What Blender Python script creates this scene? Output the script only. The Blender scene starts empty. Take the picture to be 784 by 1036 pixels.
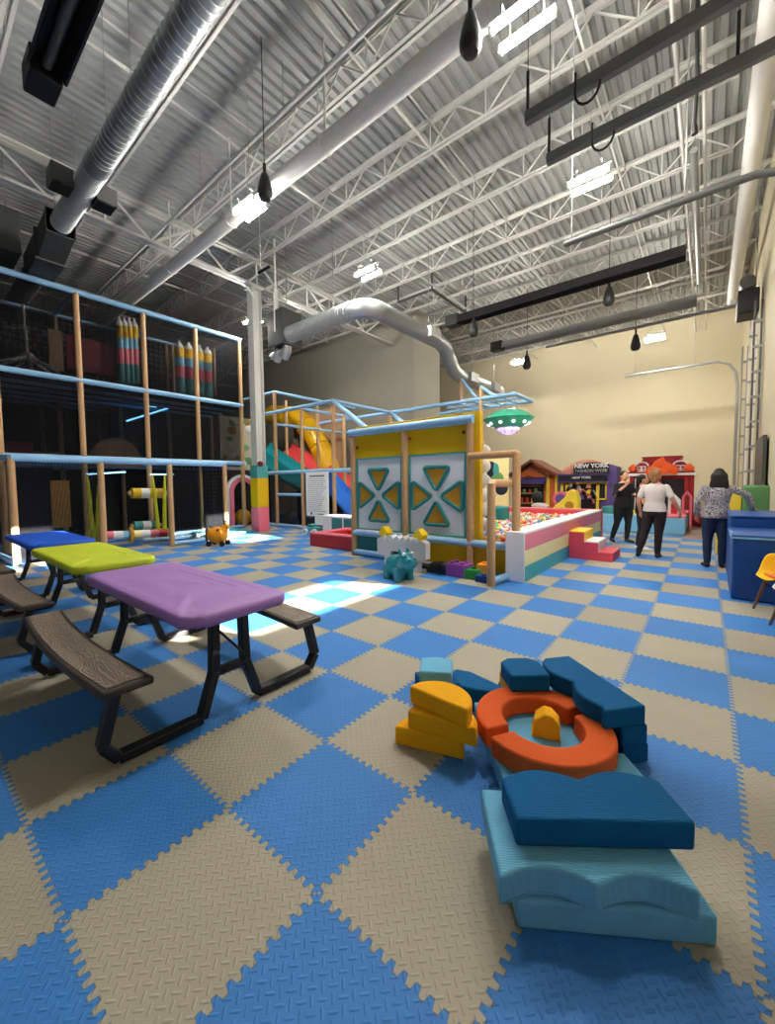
import bpy, math, random
import numpy as np
from mathutils import Vector, Matrix
random.seed(7)
C = bpy.context.scene.collection
PI = math.pi
R = math.radians
# ---------------------------------------------------------------- surveying: pixel of the photograph -> point on a known plane
T = 0.61
FPX, PITCH, ROLL, CAMH, YAW = 402.89, 0.0539, -0.0126, 2.4408*T, 0.8807
PX0, PY0 = 382.5, 510.0
def ray(px, py):
    a = (px-PX0)/FPX; b = (py-PY0)/FPX
    cr, sr = math.cos(ROLL), math.sin(ROLL)
    a, b = a*cr+b*sr, -a*sr+b*cr
    up = -b
    y = math.cos(PITCH)+up*math.sin(PITCH); z = -math.sin(PITCH)+up*math.cos(PITCH)
    return Vector((a*math.sin(YAW)-y*math.cos(YAW), a*math.cos(YAW)+y*math.sin(YAW), z))
EYE = Vector((0, 0, CAMH))
def onz(px, py, z=0.0): r = ray(px, py); return EYE+r*((z-CAMH)/r.z)
def onx(px, py, x): r = ray(px, py); return EYE+r*(x/r.x)
def ony(px, py, y): r = ray(px, py); return EYE+r*(y/r.y)

# ---------------------------------------------------------------- materials
def new_mat(name):
    m = bpy.data.materials.new(name); m.use_nodes = True
    nt = m.node_tree
    return m, nt, nt.nodes['Principled BSDF']
def lin(c):
    return tuple((v/12.92 if v <= .04045 else ((v+.055)/1.055)**2.4) for v in c)
def s8(r, g, b): return lin((r/255, g/255, b/255))
def mat(name, col, rough=.6, metal=0., var=.08, scale=6., bump=0., bscale=60., spec=.4, coat=0., trans=0.):
    m, nt, p = new_mat(name)
    n = nt.nodes; l = nt.links
    tc = n.new('ShaderNodeTexCoord')
    nz = n.new('ShaderNodeTexNoise'); nz.inputs['Scale'].default_value = scale; nz.inputs['Detail'].default_value = 4
    l.new(tc.outputs['Object'], nz.inputs['Vector'])
    mx = n.new('ShaderNodeMix'); mx.data_type = 'RGBA'
    mx.inputs[6].default_value = (*[c*(1-var) for c in col], 1); mx.inputs[7].default_value = (*[min(1, c*(1+var)) for c in col], 1)
    l.new(nz.outputs['Fac'], mx.inputs[0]); l.new(mx.outputs[2], p.inputs['Base Color'])
    p.inputs['Roughness'].default_value = rough; p.inputs['Metallic'].default_value = metal
    p.inputs['Specular IOR Level'].default_value = spec
    p.inputs['Coat Weight'].default_value = coat
    p.inputs['Transmission Weight'].default_value = trans
    if bump:
        b2 = n.new('ShaderNodeTexNoise'); b2.inputs['Scale'].default_value = bscale; b2.inputs['Detail'].default_value = 3
        l.new(tc.outputs['Object'], b2.inputs['Vector'])
        bp = n.new('ShaderNodeBump'); bp.inputs['Strength'].default_value = bump; bp.inputs['Distance'].default_value = .01
        l.new(b2.outputs['Fac'], bp.inputs['Height']); l.new(bp.outputs['Normal'], p.inputs['Normal'])
    return m
def emat(name, col, strength):
    m, nt, p = new_mat(name)
    p.inputs['Base Color'].default_value = (.9, .9, .9, 1)
    p.inputs['Emission Color'].default_value = (*col, 1); p.inputs['Emission Strength'].default_value = strength
    return m
M = {}
def mk(k, *a, **kw): M[k] = mat(k, *a, **kw)
mk('white_steel', s8(206, 206, 202), .5, var=.04)
mk('deck', s8(165, 169, 168), .55, var=.05, scale=2)
mk('galv', s8(172, 178, 182), .42, .85, var=.12, scale=3)
mk('dark_duct', s8(82, 84, 84), .5, .5, var=.15)
mk('black_metal', s8(26, 26, 28), .5, .3)
mk('grey_metal', s8(150, 152, 152), .45, .4)
mk('rail_grey', s8(112, 115, 116), .5, .4)
mk('heater_black', s8(38, 38, 42), .45, .5)
mk('white_paint', s8(225, 224, 220), .6, var=.03)
mk('tan_pad', s8(186, 148, 108), .55, var=.10, scale=14, bump=.15, bscale=40)
mk('tan_dark', s8(150, 120, 95), .6, var=.12, scale=14)
mk('sky_pad', s8(140, 186, 226), .45, var=.05, bump=.08, bscale=40)
mk('black_plastic', s8(24, 25, 28), .45, var=.15, bump=.1, bscale=80)
mk('bench_dark', s8(62, 54, 50), .5, var=.12)
mk('yellow_vinyl', s8(214, 172, 8), .5, var=.05, bump=.1, bscale=9)
mk('teal_vinyl', s8(24, 120, 122), .45, var=.05)
mk('teal_pad', s8(70, 150, 150), .5, var=.05)
mk('white_panel', s8(222, 228, 238), .55, var=.02)
mk('orange_vinyl', s8(196, 142, 36), .5, var=.12, scale=10)
mk('red_vinyl', s8(190, 44, 52), .5, var=.05)
mk('pink_vinyl', s8(228, 112, 132), .5, var=.05)
mk('pit_pink', s8(226, 132, 158), .5, var=.03)
mk('pit_cream', s8(240, 232, 176), .5, var=.03)
mk('pit_teal', s8(66, 170, 186), .5, var=.03)
mk('pit_white', s8(232, 232, 238), .5, var=.02)
mk('pit_red', s8(228, 70, 78), .5, var=.03)
mk('step_red', s8(222, 76, 100), .5, var=.03)
mk('step_yellow', s8(245, 200, 40), .5, var=.03)
mk('soft_blue', s8(126, 188, 222), .5, var=.03)
mk('seat_blue', s8(20, 74, 150), .4, var=.05, bump=.05, bscale=20)
mk('foam_navy', s8(6, 94, 150), .85, var=.10, scale=30, bump=.25, bscale=160, spec=.2)
mk('foam_sky', s8(112, 184, 224), .85, var=.08, scale=30, bump=.25, bscale=160, spec=.2)
mk('foam_orange', s8(222, 96, 44), .85, var=.08, scale=40, bump=.25, bscale=160, spec=.2)
mk('foam_yellow', s8(248, 178, 24), .85, var=.08, scale=30, bump=.25, bscale=160, spec=.2)
mk('purple_cloth', s8(160, 118, 188), .55, var=.05, bump=.15, bscale=14)
mk('lime_cloth', s8(190, 205, 40), .55, var=.05, bump=.15, bscale=14)
mk('blue_cloth', s8(16, 84, 205), .55, var=.05, bump=.15, bscale=14)
mk('brown_pad', s8(140, 112, 96), .6)
mk('maroon_pad', s8(112, 26, 34), .6)
mk('gold_mat', s8(150, 110, 50), .6)
mk('dark_navy', s8(22, 32, 52), .6)
mk('black_pad', s8(22, 22, 24), .6)
mk('lime_rope', s8(196, 200, 40), .6, var=.15, scale=30)
mk('led_blue_strip', s8(140, 210, 250), .4)
mk('slide_teal', s8(26, 130, 140), .2, coat=.5, var=.03)
mk('slide_red', s8(226, 78, 82), .2, coat=.5, var=.03)
mk('slide_blue', s8(40, 110, 210), .2, coat=.5, var=.03)
mk('tube_yellow', s8(206, 160, 20), .3, coat=.3, var=.05)
mk('sign_white', s8(236, 238, 236), .5, var=.02)
mk('ink', s8(112, 114, 118), .7)
mk('hippo_teal', s8(14, 118, 130), .4, coat=.1, var=.05)
mk('eye_white', s8(240, 240, 240), .3)
mk('toy_orange', s8(246, 160, 20), .35, coat=.3)
mk('castle_white', s8(232, 232, 234), .4)
mk('castle_yellow', s8(250, 208, 20), .4)
mk('toy_purple', s8(138, 66, 152), .4)
mk('toy_green', s8(28, 140, 60), .4)
mk('toy_amber', s8(250, 150, 30), .4)
mk('ufo_green', s8(60, 172, 138), .35, coat=.3, var=.04)
mk('house_orange', s8(196, 96, 44), .6, var=.15, scale=12)
mk('house_brown', s8(110, 60, 40), .6)
mk('house_navy', s8(64, 58, 118), .6)
mk('house_purple', s8(106, 84, 160), .6)
mk('house_salmon', s8(232, 160, 138), .6)
mk('house_cream', s8(238, 224, 160), .6)
mk('house_yellow', s8(244, 214, 70), .6)
mk('house_red', s8(158, 24, 34), .6, var=.1)
mk('fire_orange', s8(246, 96, 34), .6, var=.15)
mk('art_grey', s8(178, 172, 156), .6)
mk('light_grey', s8(200, 200, 200), .6)
mk('mid_green', s8(90, 140, 90), .6)
mk('skin', s8(214, 160, 132), .5, var=.05)
mk('skin_tan', s8(190, 138, 110), .5, var=.05)
mk('hair_dark', s8(36, 27, 24), .5, var=.3, scale=40, bump=.4, bscale=120)
mk('hair_blond', s8(172, 118, 76), .5, var=.3, scale=40, bump=.4, bscale=120)
mk('cloth_black', s8(22, 22, 26), .8, var=.15, bump=.2, bscale=30)
mk('cloth_plum', s8(38, 28, 34), .8, var=.15, bump=.2, bscale=30)
mk('cloth_white', s8(226, 218, 218), .8, var=.04, bump=.25, bscale=14)
mk('jeans', s8(30, 46, 76), .8, var=.15, scale=14, bump=.2, bscale=40)
mk('shoe_dark', s8(40, 38, 40), .7)
mk('chair_yellow', s8(246, 200, 20), .35, coat=.2, var=.02)
mk('chair_orange', s8(226, 120, 70), .45, var=.02)
mk('chair_white', s8(236, 236, 232), .35, coat=.2, var=.02)
mk('wood_leg', s8(122, 84, 66), .5, var=.25, scale=18)
mk('dim_wall', s8(92, 92, 94), .8)  # for unseen walls, coloured dark to cut the bounced light
mk('grey_wall', s8(150, 147, 136), .8, var=.03, scale=1.2)
mk('beige_wall', s8(212, 202, 172), .8, var=.03, scale=1.2)
mk('concrete', s8(150, 130, 120), .6, var=.08, scale=2.)
mk('phone', s8(236, 236, 240), .4)
for k, c in (('ball_red', (226, 70, 70)), ('ball_yellow', (246, 222, 90)), ('ball_blue', (96, 160, 214)), ('ball_green', (120, 190, 120)), ('ball_white', (240, 238, 228)), ('ball_orange', (240, 150, 80)), ('ball_pink', (236, 160, 186))):
    mk(k, s8(*c), .4, var=.03)
M['lamp'] = emat('lamp_tube_glow', (1., .95, .85), 275.)
M['ufo_led'] = emat('small_led_glow', (.75, .9, 1.), 2.)
M['ufo_violet'] = emat('violet_led_glow', (.42, .32, 1.), .4)
M['neon_blue'] = emat('blue_strip_glow', (.15, .5, 1.), 1.6)

def mathn(nt, op, a, b=None, c=None):
    n = nt.nodes.new('ShaderNodeMath'); n.operation = op
    for i, v in enumerate((a, b, c)):
        if v is None: continue
        if isinstance(v, (int, float)): n.inputs[i].default_value = v
        else: nt.links.new(v, n.inputs[i])
    return n.outputs[0]

GX, GY = -1.0575, 0.9036          # a corner where four mats meet
def mat_floor():
    m, nt, p = new_mat('foam_mats')
    n = nt.nodes; l = nt.links
    tc = n.new('ShaderNodeTexCoord'); sx = n.new('ShaderNodeSeparateXYZ'); l.new(tc.outputs['Object'], sx.inputs[0])
    # i along +Y, j along -X
    u = mathn(nt, 'DIVIDE', mathn(nt, 'SUBTRACT', sx.outputs[1], GY), T)
    v = mathn(nt, 'DIVIDE', mathn(nt, 'SUBTRACT', GX, sx.outputs[0]), T)
    NT, A = 13.0, .021
    def tooth(t):
        s = mathn(nt, 'SINE', mathn(nt, 'MULTIPLY', t, 2*PI*NT))
        q = mathn(nt, 'MULTIPLY', s, 2.6)
        q = mathn(nt, 'MINIMUM', mathn(nt, 'MAXIMUM', q, -1.), 1.)
        return mathn(nt, 'MULTIPLY', q, A)
    uu = mathn(nt, 'ADD', u, tooth(v)); vv = mathn(nt, 'ADD', v, tooth(u))
    par = mathn(nt, 'FLOORED_MODULO', mathn(nt, 'ADD', mathn(nt, 'FLOOR', uu), mathn(nt, 'FLOOR', vv)), 2.)
    # seam: distance to nearest jigsaw joint
    def seam(w):
        f = mathn(nt, 'FRACT', w)
        d = mathn(nt, 'MINIMUM', f, mathn(nt, 'SUBTRACT', 1., f))
        return d
    sd = mathn(nt, 'MINIMUM', seam(uu), seam(vv))
    sm = mathn(nt, 'GREATER_THAN', .004, sd)
    # each mat a touch different
    wn = n.new('ShaderNodeTexWhiteNoise'); wn.noise_dimensions = '2D'
    cb = n.new('ShaderNodeCombineXYZ'); l.new(mathn(nt, 'FLOOR', uu), cb.inputs[0]); l.new(mathn(nt, 'FLOOR', vv), cb.inputs[1]); l.new(cb.outputs[0], wn.inputs['Vector'])
    nz = n.new('ShaderNodeTexNoise'); nz.inputs['Scale'].default_value = 5; nz.inputs['Detail'].default_value = 5; l.new(tc.outputs['Object'], nz.inputs['Vector'])
    mx = n.new('ShaderNodeMix'); mx.data_type = 'RGBA'
    mx.inputs[6].default_value = (*s8(54, 126, 204), 1); mx.inputs[7].default_value = (*s8(168, 161, 144), 1)
    l.new(par, mx.inputs[0])
    hv = n.new('ShaderNodeHueSaturation'); l.new(mx.outputs[2], hv.inputs['Color'])
    val = mathn(nt, 'ADD', .90, mathn(nt, 'ADD', mathn(nt, 'MULTIPLY', wn.outputs['Value'], .10), mathn(nt, 'MULTIPLY', nz.outputs['Fac'], .10)))
    val = mathn(nt, 'SUBTRACT', val, mathn(nt, 'MULTIPLY', sm, .35))
    l.new(val, hv.inputs['Value']); l.new(hv.outputs['Color'], p.inputs['Base Color'])
    p.inputs['Roughness'].default_value = .62; p.inputs['Specular IOR Level'].default_value = .35
    # tread: short raised bars, turned a quarter from cell to cell, on the diagonal
    S = 1/.0305
    a = mathn(nt, 'MULTIPLY', mathn(nt, 'ADD', sx.outputs[0], sx.outputs[1]), S*.7071)
    b = mathn(nt, 'MULTIPLY', mathn(nt, 'SUBTRACT', sx.outputs[0], sx.outputs[1]), S*.7071)
    ca = mathn(nt, 'SUBTRACT', mathn(nt, 'FRACT', a), .5); cbb = mathn(nt, 'SUBTRACT', mathn(nt, 'FRACT', b), .5)
    ch = mathn(nt, 'FLOORED_MODULO', mathn(nt, 'ADD', mathn(nt, 'FLOOR', a), mathn(nt, 'FLOOR', b)), 2.)
    def bar(x, y):
        return mathn(nt, 'SUBTRACT', 1., mathn(nt, 'ADD', mathn(nt, 'POWER', mathn(nt, 'MULTIPLY', mathn(nt, 'ABSOLUTE', x), 1.75), 4.), mathn(nt, 'POWER', mathn(nt, 'MULTIPLY', mathn(nt, 'ABSOLUTE', y), 6.), 2.)))
    h1 = bar(ca, cbb); h2 = bar(cbb, ca)
    h = mathn(nt, 'ADD', mathn(nt, 'MULTIPLY', h1, ch), mathn(nt, 'MULTIPLY', h2, mathn(nt, 'SUBTRACT', 1., ch)))
    h = mathn(nt, 'MAXIMUM', h, 0.)
    h = mathn(nt, 'SUBTRACT', h, mathn(nt, 'MULTIPLY', sm, 1.))
    bp = n.new('ShaderNodeBump'); bp.inputs['Strength'].default_value = .6; bp.inputs['Distance'].default_value = .004
    l.new(h, bp.inputs['Height']); l.new(bp.outputs['Normal'], p.inputs['Normal'])
    return m
M['foam_mats'] = mat_floor()

def mat_net(name, col, pitch, thick):
    m, nt, p = new_mat(name)
    n = nt.nodes; l = nt.links
    tc = n.new('ShaderNodeTexCoord'); sx = n.new('ShaderNodeSeparateXYZ'); l.new(tc.outputs['Object'], sx.inputs[0])
    s = mathn(nt, 'ADD', sx.outputs[0], sx.outputs[1])
    def line(w):
        return mathn(nt, 'LESS_THAN', mathn(nt, 'FRACT', mathn(nt, 'DIVIDE', w, pitch)), thick)
    k = mathn(nt, 'MAXIMUM', line(s), line(sx.outputs[2]))
    p.inputs['Specular IOR Level'].default_value = .1
    p.inputs['Base Color'].default_value = (*col, 1); p.inputs['Roughness'].default_value = .8
    l.new(k, p.inputs['Alpha'])
    return m
M['net'] = mat_net('black_netting', s8(14, 15, 19), .022, .40)

def mat_woodgrain():
    m, nt, p = new_mat('embossed_wood')
    n = nt.nodes; l = nt.links
    tc = n.new('ShaderNodeTexCoord'); mp = n.new('ShaderNodeMapping'); mp.inputs['Scale'].default_value = (1.1, 6, 1)
    l.new(tc.outputs['Object'], mp.inputs[0])
    nz = n.new('ShaderNodeTexNoise'); nz.inputs['Scale'].default_value = 1.6; nz.inputs['Detail'].default_value = 1.5; l.new(mp.outputs[0], nz.inputs['Vector'])
    w = mathn(nt, 'SINE', mathn(nt, 'MULTIPLY', nz.outputs['Fac'], 130.))
    mx = n.new('ShaderNodeMix'); mx.data_type = 'RGBA'
    mx.inputs[6].default_value = (*s8(112, 99, 88), 1); mx.inputs[7].default_value = (*s8(132, 118, 105), 1)
    l.new(mathn(nt, 'MULTIPLY_ADD', w, .5, .5), mx.inputs[0]); l.new(mx.outputs[2], p.inputs['Base Color'])
    p.inputs['Roughness'].default_value = .55
    bp = n.new('ShaderNodeBump'); bp.inputs['Strength'].default_value = .4; bp.inputs['Distance'].default_value = .004
    l.new(w, bp.inputs['Height']); l.new(bp.outputs['Normal'], p.inputs['Normal'])
    return m
M['bench_wood'] = mat_woodgrain()

def mat_print(name, ca, cb, scale):
    m, nt, p = new_mat(name)
    n = nt.nodes; l = nt.links
    tc = n.new('ShaderNodeTexCoord')
    vo = n.new('ShaderNodeTexNoise'); vo.inputs['Scale'].default_value = scale; vo.inputs['Detail'].default_value = 1; l.new(tc.outputs['Object'], vo.inputs['Vector'])
    k = mathn(nt, 'GREATER_THAN', mathn(nt, 'SINE', mathn(nt, 'MULTIPLY', vo.outputs['Fac'], 60.)), .1)
    mx = n.new('ShaderNodeMix'); mx.data_type = 'RGBA'; mx.inputs[6].default_value = (*ca, 1); mx.inputs[7].default_value = (*cb, 1)
    l.new(k, mx.inputs[0]); l.new(mx.outputs[2], p.inputs['Base Color']); p.inputs['Roughness'].default_value = .85
    return m
M['sweater'] = mat_print('patterned_knit', s8(206, 200, 204), s8(74, 72, 84), 16.)

def mat_corduroy(name, col):
    m, nt, p = new_mat(name)
    n = nt.nodes; l = nt.links
    tc = n.new('ShaderNodeTexCoord'); sx = n.new('ShaderNodeSeparateXYZ'); l.new(tc.outputs['Object'], sx.inputs[0])
    nz = n.new('ShaderNodeTexNoise'); nz.inputs['Scale'].default_value = 7; nz.inputs['Detail'].default_value = 3; l.new(tc.outputs['Object'], nz.inputs['Vector'])
    w = mathn(nt, 'SINE', mathn(nt, 'MULTIPLY', mathn(nt, 'ADD', sx.outputs[1], mathn(nt, 'MULTIPLY', nz.outputs['Fac'], .035)), 640.))
    mx = n.new('ShaderNodeMix'); mx.data_type = 'RGBA'
    mx.inputs[6].default_value = (*[c*.88 for c in col], 1); mx.inputs[7].default_value = (*[c*1.08 for c in col], 1)
    l.new(mathn(nt, 'MULTIPLY_ADD', w, .18, nz.outputs['Fac']), mx.inputs[0]); l.new(mx.outputs[2], p.inputs['Base Color'])
    p.inputs['Roughness'].default_value = .85; p.inputs['Specular IOR Level'].default_value = .2
    ge = n.new('ShaderNodeNewGeometry'); sg = n.new('ShaderNodeSeparateXYZ'); l.new(ge.outputs['True Normal'], sg.inputs[0])
    up = mathn(nt, 'POWER', mathn(nt, 'ABSOLUTE', sg.outputs[2]), 4.)
    w = mathn(nt, 'MULTIPLY', w, up)
    bp = n.new('ShaderNodeBump'); bp.inputs['Strength'].default_value = .3; bp.inputs['Distance'].default_value = .003
    l.new(w, bp.inputs['Height']); l.new(bp.outputs['Normal'], p.inputs['Normal'])
    return m
M['cord_navy'] = mat_corduroy('ribbed_navy_cover', s8(6, 94, 150))
M['cord_sky'] = mat_corduroy('ribbed_sky_cover', s8(112, 184, 224))
M['cord_orange'] = mat_corduroy('ribbed_orange_cover', s8(222, 96, 44))

# ---------------------------------------------------------------- mesh building
class B:
    def __init__(s): s.v = []; s.f = []
    def add(s, vs, fs):
        o = len(s.v); s.v += [tuple(v) for v in vs]; s.f += [tuple(i+o for i in f) for f in fs]
        return s
    def box(s, lo, hi, m=None):
        x0, y0, z0 = lo; x1, y1, z1 = hi
        vs = [Vector(p) for p in ((x0,y0,z0),(x1,y0,z0),(x1,y1,z0),(x0,y1,z0),(x0,y0,z1),(x1,y0,z1),(x1,y1,z1),(x0,y1,z1))]
        if m is not None: vs = [m @ p for p in vs]
        return s.add(vs, [(3,2,1,0),(4,5,6,7),(0,1,5,4),(1,2,6,5),(2,3,7,6),(3,0,4,7)])
    def bar(s, p, q, w, h=None, up=(0,0,1)):           # rectangular bar p->q
        p, q = Vector(p), Vector(q); h = h or w
        d = (q-p).normalized(); u = Vector(up)
        if abs(d.dot(u)) > .97: u = Vector((1,0,0))
        a = d.cross(u).normalized(); b = a.cross(d).normalized()
        vs = [e + a*(i*w/2) + b*(j*h/2) for e in (p, q) for i, j in ((-1,-1),(1,-1),(1,1),(-1,1))]
        return s.add(vs, [(3,2,1,0),(4,5,6,7),(0,1,5,4),(1,2,6,5),(2,3,7,6),(3,0,4,7)])
    def tube(s, pts, r, n=10, closed=False, cap=True):
        pts = [Vector(p) for p in pts]; N = len(pts)
        rs = r if isinstance(r, (list, tuple)) else [r]*N
        rings = []; prev = None
        for i, p in enumerate(pts):
            if closed: d = pts[(i+1) % N]-pts[i-1]
            else: d = pts[min(i+1, N-1)]-pts[max(i-1, 0)]
            d = d.normalized()
            if prev is None:
                u = Vector((0,0,1)) if abs(d.z) < .9 else Vector((1,0,0))
                a = d.cross(u).normalized()
            else:
                a = (prev-d*prev.dot(d)).normalized()
            prev = a; b = d.cross(a)
            rings.append([p+a*(rs[i]*math.cos(2*PI*k/n))+b*(rs[i]*math.sin(2*PI*k/n)) for k in range(n)])
        vs = [v for g in rings for v in g]; fs = []
        for i in range(N if closed else N-1):
            j = (i+1) % N
            for k in range(n): fs.append((i*n+k, i*n+(k+1) % n, j*n+(k+1) % n, j*n+k))
        if cap and not closed:
            fs.append(tuple(range(n-1, -1, -1))); fs.append(tuple((N-1)*n+k for k in range(n)))
        return s.add(vs, fs)
    def cyl(s, p, q, r, n=12, r2=None): return s.tube([p, q], [r, r if r2 is None else r2], n)
    def prism(s, poly, d0, d1, m=None, axis='z'):       # polygon (2-D) extruded from d0 to d1
        f = {'z': lambda a, b, d: (a, b, d), 'y': lambda a, b, d: (a, d, b), 'x': lambda a, b, d: (d, a, b)}[axis]
        n = len(poly)
        vs = [Vector(f(a, b, d)) for d in (d0, d1) for a, b in poly]
        if m is not None: vs = [m @ p for p in vs]
        return s.add(vs, [tuple(range(n-1, -1, -1)), tuple(range(n, 2*n))]+[(i, (i+1) % n, n+(i+1) % n, n+i) for i in range(n)])
    def lathe(s, prof, c=(0,0,0), n=20, m=None):
        c = Vector(c); vs = []; fs = []
        for r, z in prof:
            for k in range(n):
                p = Vector((r*math.cos(2*PI*k/n), r*math.sin(2*PI*k/n), z))
                vs.append((m @ p if m is not None else p)+c)
        for i in range(len(prof)-1):
            for k in range(n): fs.append((i*n+k, i*n+(k+1) % n, (i+1)*n+(k+1) % n, (i+1)*n+k))
        fs.append(tuple(range(n-1, -1, -1))); fs.append(tuple((len(prof)-1)*n+k for k in range(n)))
        return s.add(vs, fs)
    def ball(s, c, rx, ry=None, rz=None, n=14, m=None):
        ry = ry or rx; rz = rz or rx
        k = max(6, n//2); prof = []
        vs = []; fs = []; c = Vector(c)
        for i in range(1, k):
            t = PI*i/k
            for j in range(n):
                p = Vector((rx*math.sin(t)*math.cos(2*PI*j/n), ry*math.sin(t)*math.sin(2*PI*j/n), -rz*math.cos(t)))
                vs.append(c+(m @ p if m is not None else p))
        for i in range(k-2):
            for j in range(n): fs.append((i*n+j, i*n+(j+1) % n, (i+1)*n+(j+1) % n, (i+1)*n+j))
        for q, zz in ((0, -rz), ((k-2)*n, rz)):
            p = Vector((0,0,zz)); vs.append(c+(m @ p if m is not None else p)); t = len(vs)-1
            for j in range(n): fs.append((t, q+(j+1) % n, q+j) if zz < 0 else (t, q+j, q+(j+1) % n))
        return s.add(vs, fs)
    def grid(s, f, nu, nv):                              # surface f(i,j) -> point
        vs = [f(i, j) for i in range(nu+1) for j in range(nv+1)]
        return s.add(vs, [(i*(nv+1)+j, (i+1)*(nv+1)+j, (i+1)*(nv+1)+j+1, i*(nv+1)+j+1) for i in range(nu) for j in range(nv)])
    def build(s, name, m, parent=None, bevel=0., seg=2, smooth=True, world=False, angle=38, solid=0., sub=0):
        me = bpy.data.meshes.new(name)
        vs = s.v
        if world and parent is not None:
            w = Vector(parent.location); vs = [tuple(Vector(v)-w) for v in vs]
        me.from_pydata(vs, [], s.f); me.validate(); me.update()
        if smooth:
            me.shade_smooth(); me.set_sharp_from_angle(angle=R(angle))
        o = bpy.data.objects.new(name, me); C.objects.link(o)
        me.materials.append(M[m] if isinstance(m, str) else m)
        if parent is not None: o.parent = parent
        if solid:
            d = o.modifiers.new('s', 'SOLIDIFY'); d.thickness = solid; d.offset = 0
        if sub:
            d = o.modifiers.new('u', 'SUBSURF'); d.levels = sub; d.render_levels = sub
        if bevel:
            d = o.modifiers.new('b', 'BEVEL'); d.width = bevel; d.segments = seg; d.limit_method = 'ANGLE'; d.angle_limit = R(40)
        return o
def tag(o, label=None, cat=None, group=None, kind=None):
    if label: o['label'] = label
    if cat: o['category'] = cat
    if group: o['group'] = group
    if kind: o['kind'] = kind
    return o
def thing(name, label, cat, loc=(0,0,0), rz=0., group=None):
    o = bpy.data.objects.new(name, None); C.objects.link(o); o.empty_display_size = .1
    o.location = loc; o.rotation_euler = (0, 0, rz)
    return tag(o, label, cat, group)
def struct(o, label=None): o['kind'] = 'structure'; 
def copy_tree(o, parent=None):
    c = o.copy(); C.objects.link(c)
    if parent is not None: c.parent = parent
    for ch in list(o.children): copy_tree(ch, c)
    return c
def text_mesh(txt, size, depth=.004, bold=0., align='CENTER'):   # lettering as an outline mesh in its own XY plane
    cu = bpy.data.curves.new('lettering', 'FONT'); cu.body = txt; cu.size = size; cu.extrude = depth; cu.offset = bold
    cu.align_x = align; cu.align_y = 'CENTER'; cu.resolution_u = 3
    ob = bpy.data.objects.new('lettering', cu); C.objects.link(ob)
    dg = bpy.context.evaluated_depsgraph_get(); dg.update()
    me = bpy.data.meshes.new_from_object(ob.evaluated_get(dg))
    b = B(); b.v = [tuple(v.co) for v in me.vertices]; b.f = [tuple(p.vertices) for p in me.polygons]
    bpy.data.objects.remove(ob); bpy.data.curves.remove(cu); bpy.data.meshes.remove(me)
    return b
def xform(b, m):
    b.v = [tuple(m @ Vector(v)) for v in b.v]; return b
def arc(cx, cy, r, a0, a1, n): return [(cx+r*math.cos(R(a0+(a1-a0)*i/n)), cy+r*math.sin(R(a0+(a1-a0)*i/n))) for i in range(n+1)]

def rods(parent, name, m, ends, r=.012, n=6):           # one mesh for each rod
    for p, q in ends:
        b = B(); b.cyl(p, q, r, n); b.build(name, m, parent, world=True)
# ================================================================ THE HALL
DECK = 9.0; XR = 1.0; XL = -27.0; YB = 23.6; YF = -7.0
b = B(); b.box((XL, YF, -.06), (-.42, 13.35, 0)); b.box((-.42, YF, -.06), (XR, 12.42, 0)); o = b.build('floor', 'foam_mats', smooth=False); o['kind'] = 'structure'
b = B(); b.box((XL, 13.35, -.06), (-.42, YB, -.012)); b.box((-.42, 12.42, -.06), (XR, YB, -.012)); o = b.build('floor_concrete', 'concrete', smooth=False); o['kind'] = 'structure'
b = B(); b.box((XL-.3, YB, -.06), (XR+.3, YB+.3, DECK+.2)); o = b.build('wall_back', 'beige_wall', smooth=False); o['kind'] = 'structure'
b = B(); b.box((XL, 14.5, -.012), (-9.9, 16.7, DECK)); o = b.build('wall_rear_left', 'grey_wall', smooth=False, bevel=.01); o['kind'] = 'structure'
b = B(); b.box((XL-.3, YF, -.06), (XL, YB, DECK+.2)); o = b.build('wall_left', 'dim_wall', smooth=False); o['kind'] = 'structure'
b = B(); b.box((XL, YF-.3, -.06), (XR+.3, YF, DECK+.2)); o = b.build('wall_front', 'dim_wall', smooth=False); o['kind'] = 'structure'
# right wall, its glazed door openings cut to throw the sun patches
rows = [(1.38, 1.415, [(2.25, 2.6)]), (1.25, 1.56, [(3.75, 6.17)]), (1.37, 1.53, [(3.38, 3.56)]), (2.86, 3.86, [(5.0, 5.95), (9.1, 10.9)]), (3.2, 4.2, [(-6.6, -4.3)])]  # last opening, behind the camera, is added for fill daylight
b = B()
cuts = sorted([(y0, y1, z0, z1) for z0, z1, ys in rows for y0, y1 in ys])
def wall_cells(ys, zs, holes):
    for i in range(len(ys)-1):
        for j in range(len(zs)-1):
            yc, zc = (ys[i]+ys[i+1])/2, (zs[j]+zs[j+1])/2
            if any(h[0] < yc < h[1] and h[2] < zc < h[3] for h in holes): continue
            yield ys[i], ys[i+1], zs[j], zs[j+1]
ys = sorted({YF, YB, *[c for h in cuts for c in h[:2]]}); zs = sorted({-.06, DECK+.2, *[c for h in cuts for c in h[2:]]})
for y0, y1, z0, z1 in wall_cells(ys, zs, cuts): b.box((XR, y0, z0), (XR+.12, y1, z1))
o = b.build('wall_right', 'beige_wall', smooth=False); o['kind'] = 'structure'
glass, nt, p = new_mat('clear_window_glass'); p.inputs['Base Color'].default_value = (.9, .95, 1, 1); p.inputs['Alpha'].default_value = .12; p.inputs['Roughness'].default_value = .05
M['glass'] = glass
for i, h in enumerate(cuts):
    b = B(); b.box((XR+.05, h[0], h[2]), (XR+.06, h[1], h[3])); o = b.build('window_%d' % (i+1), 'glass', smooth=False); o['kind'] = 'structure'
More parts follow.
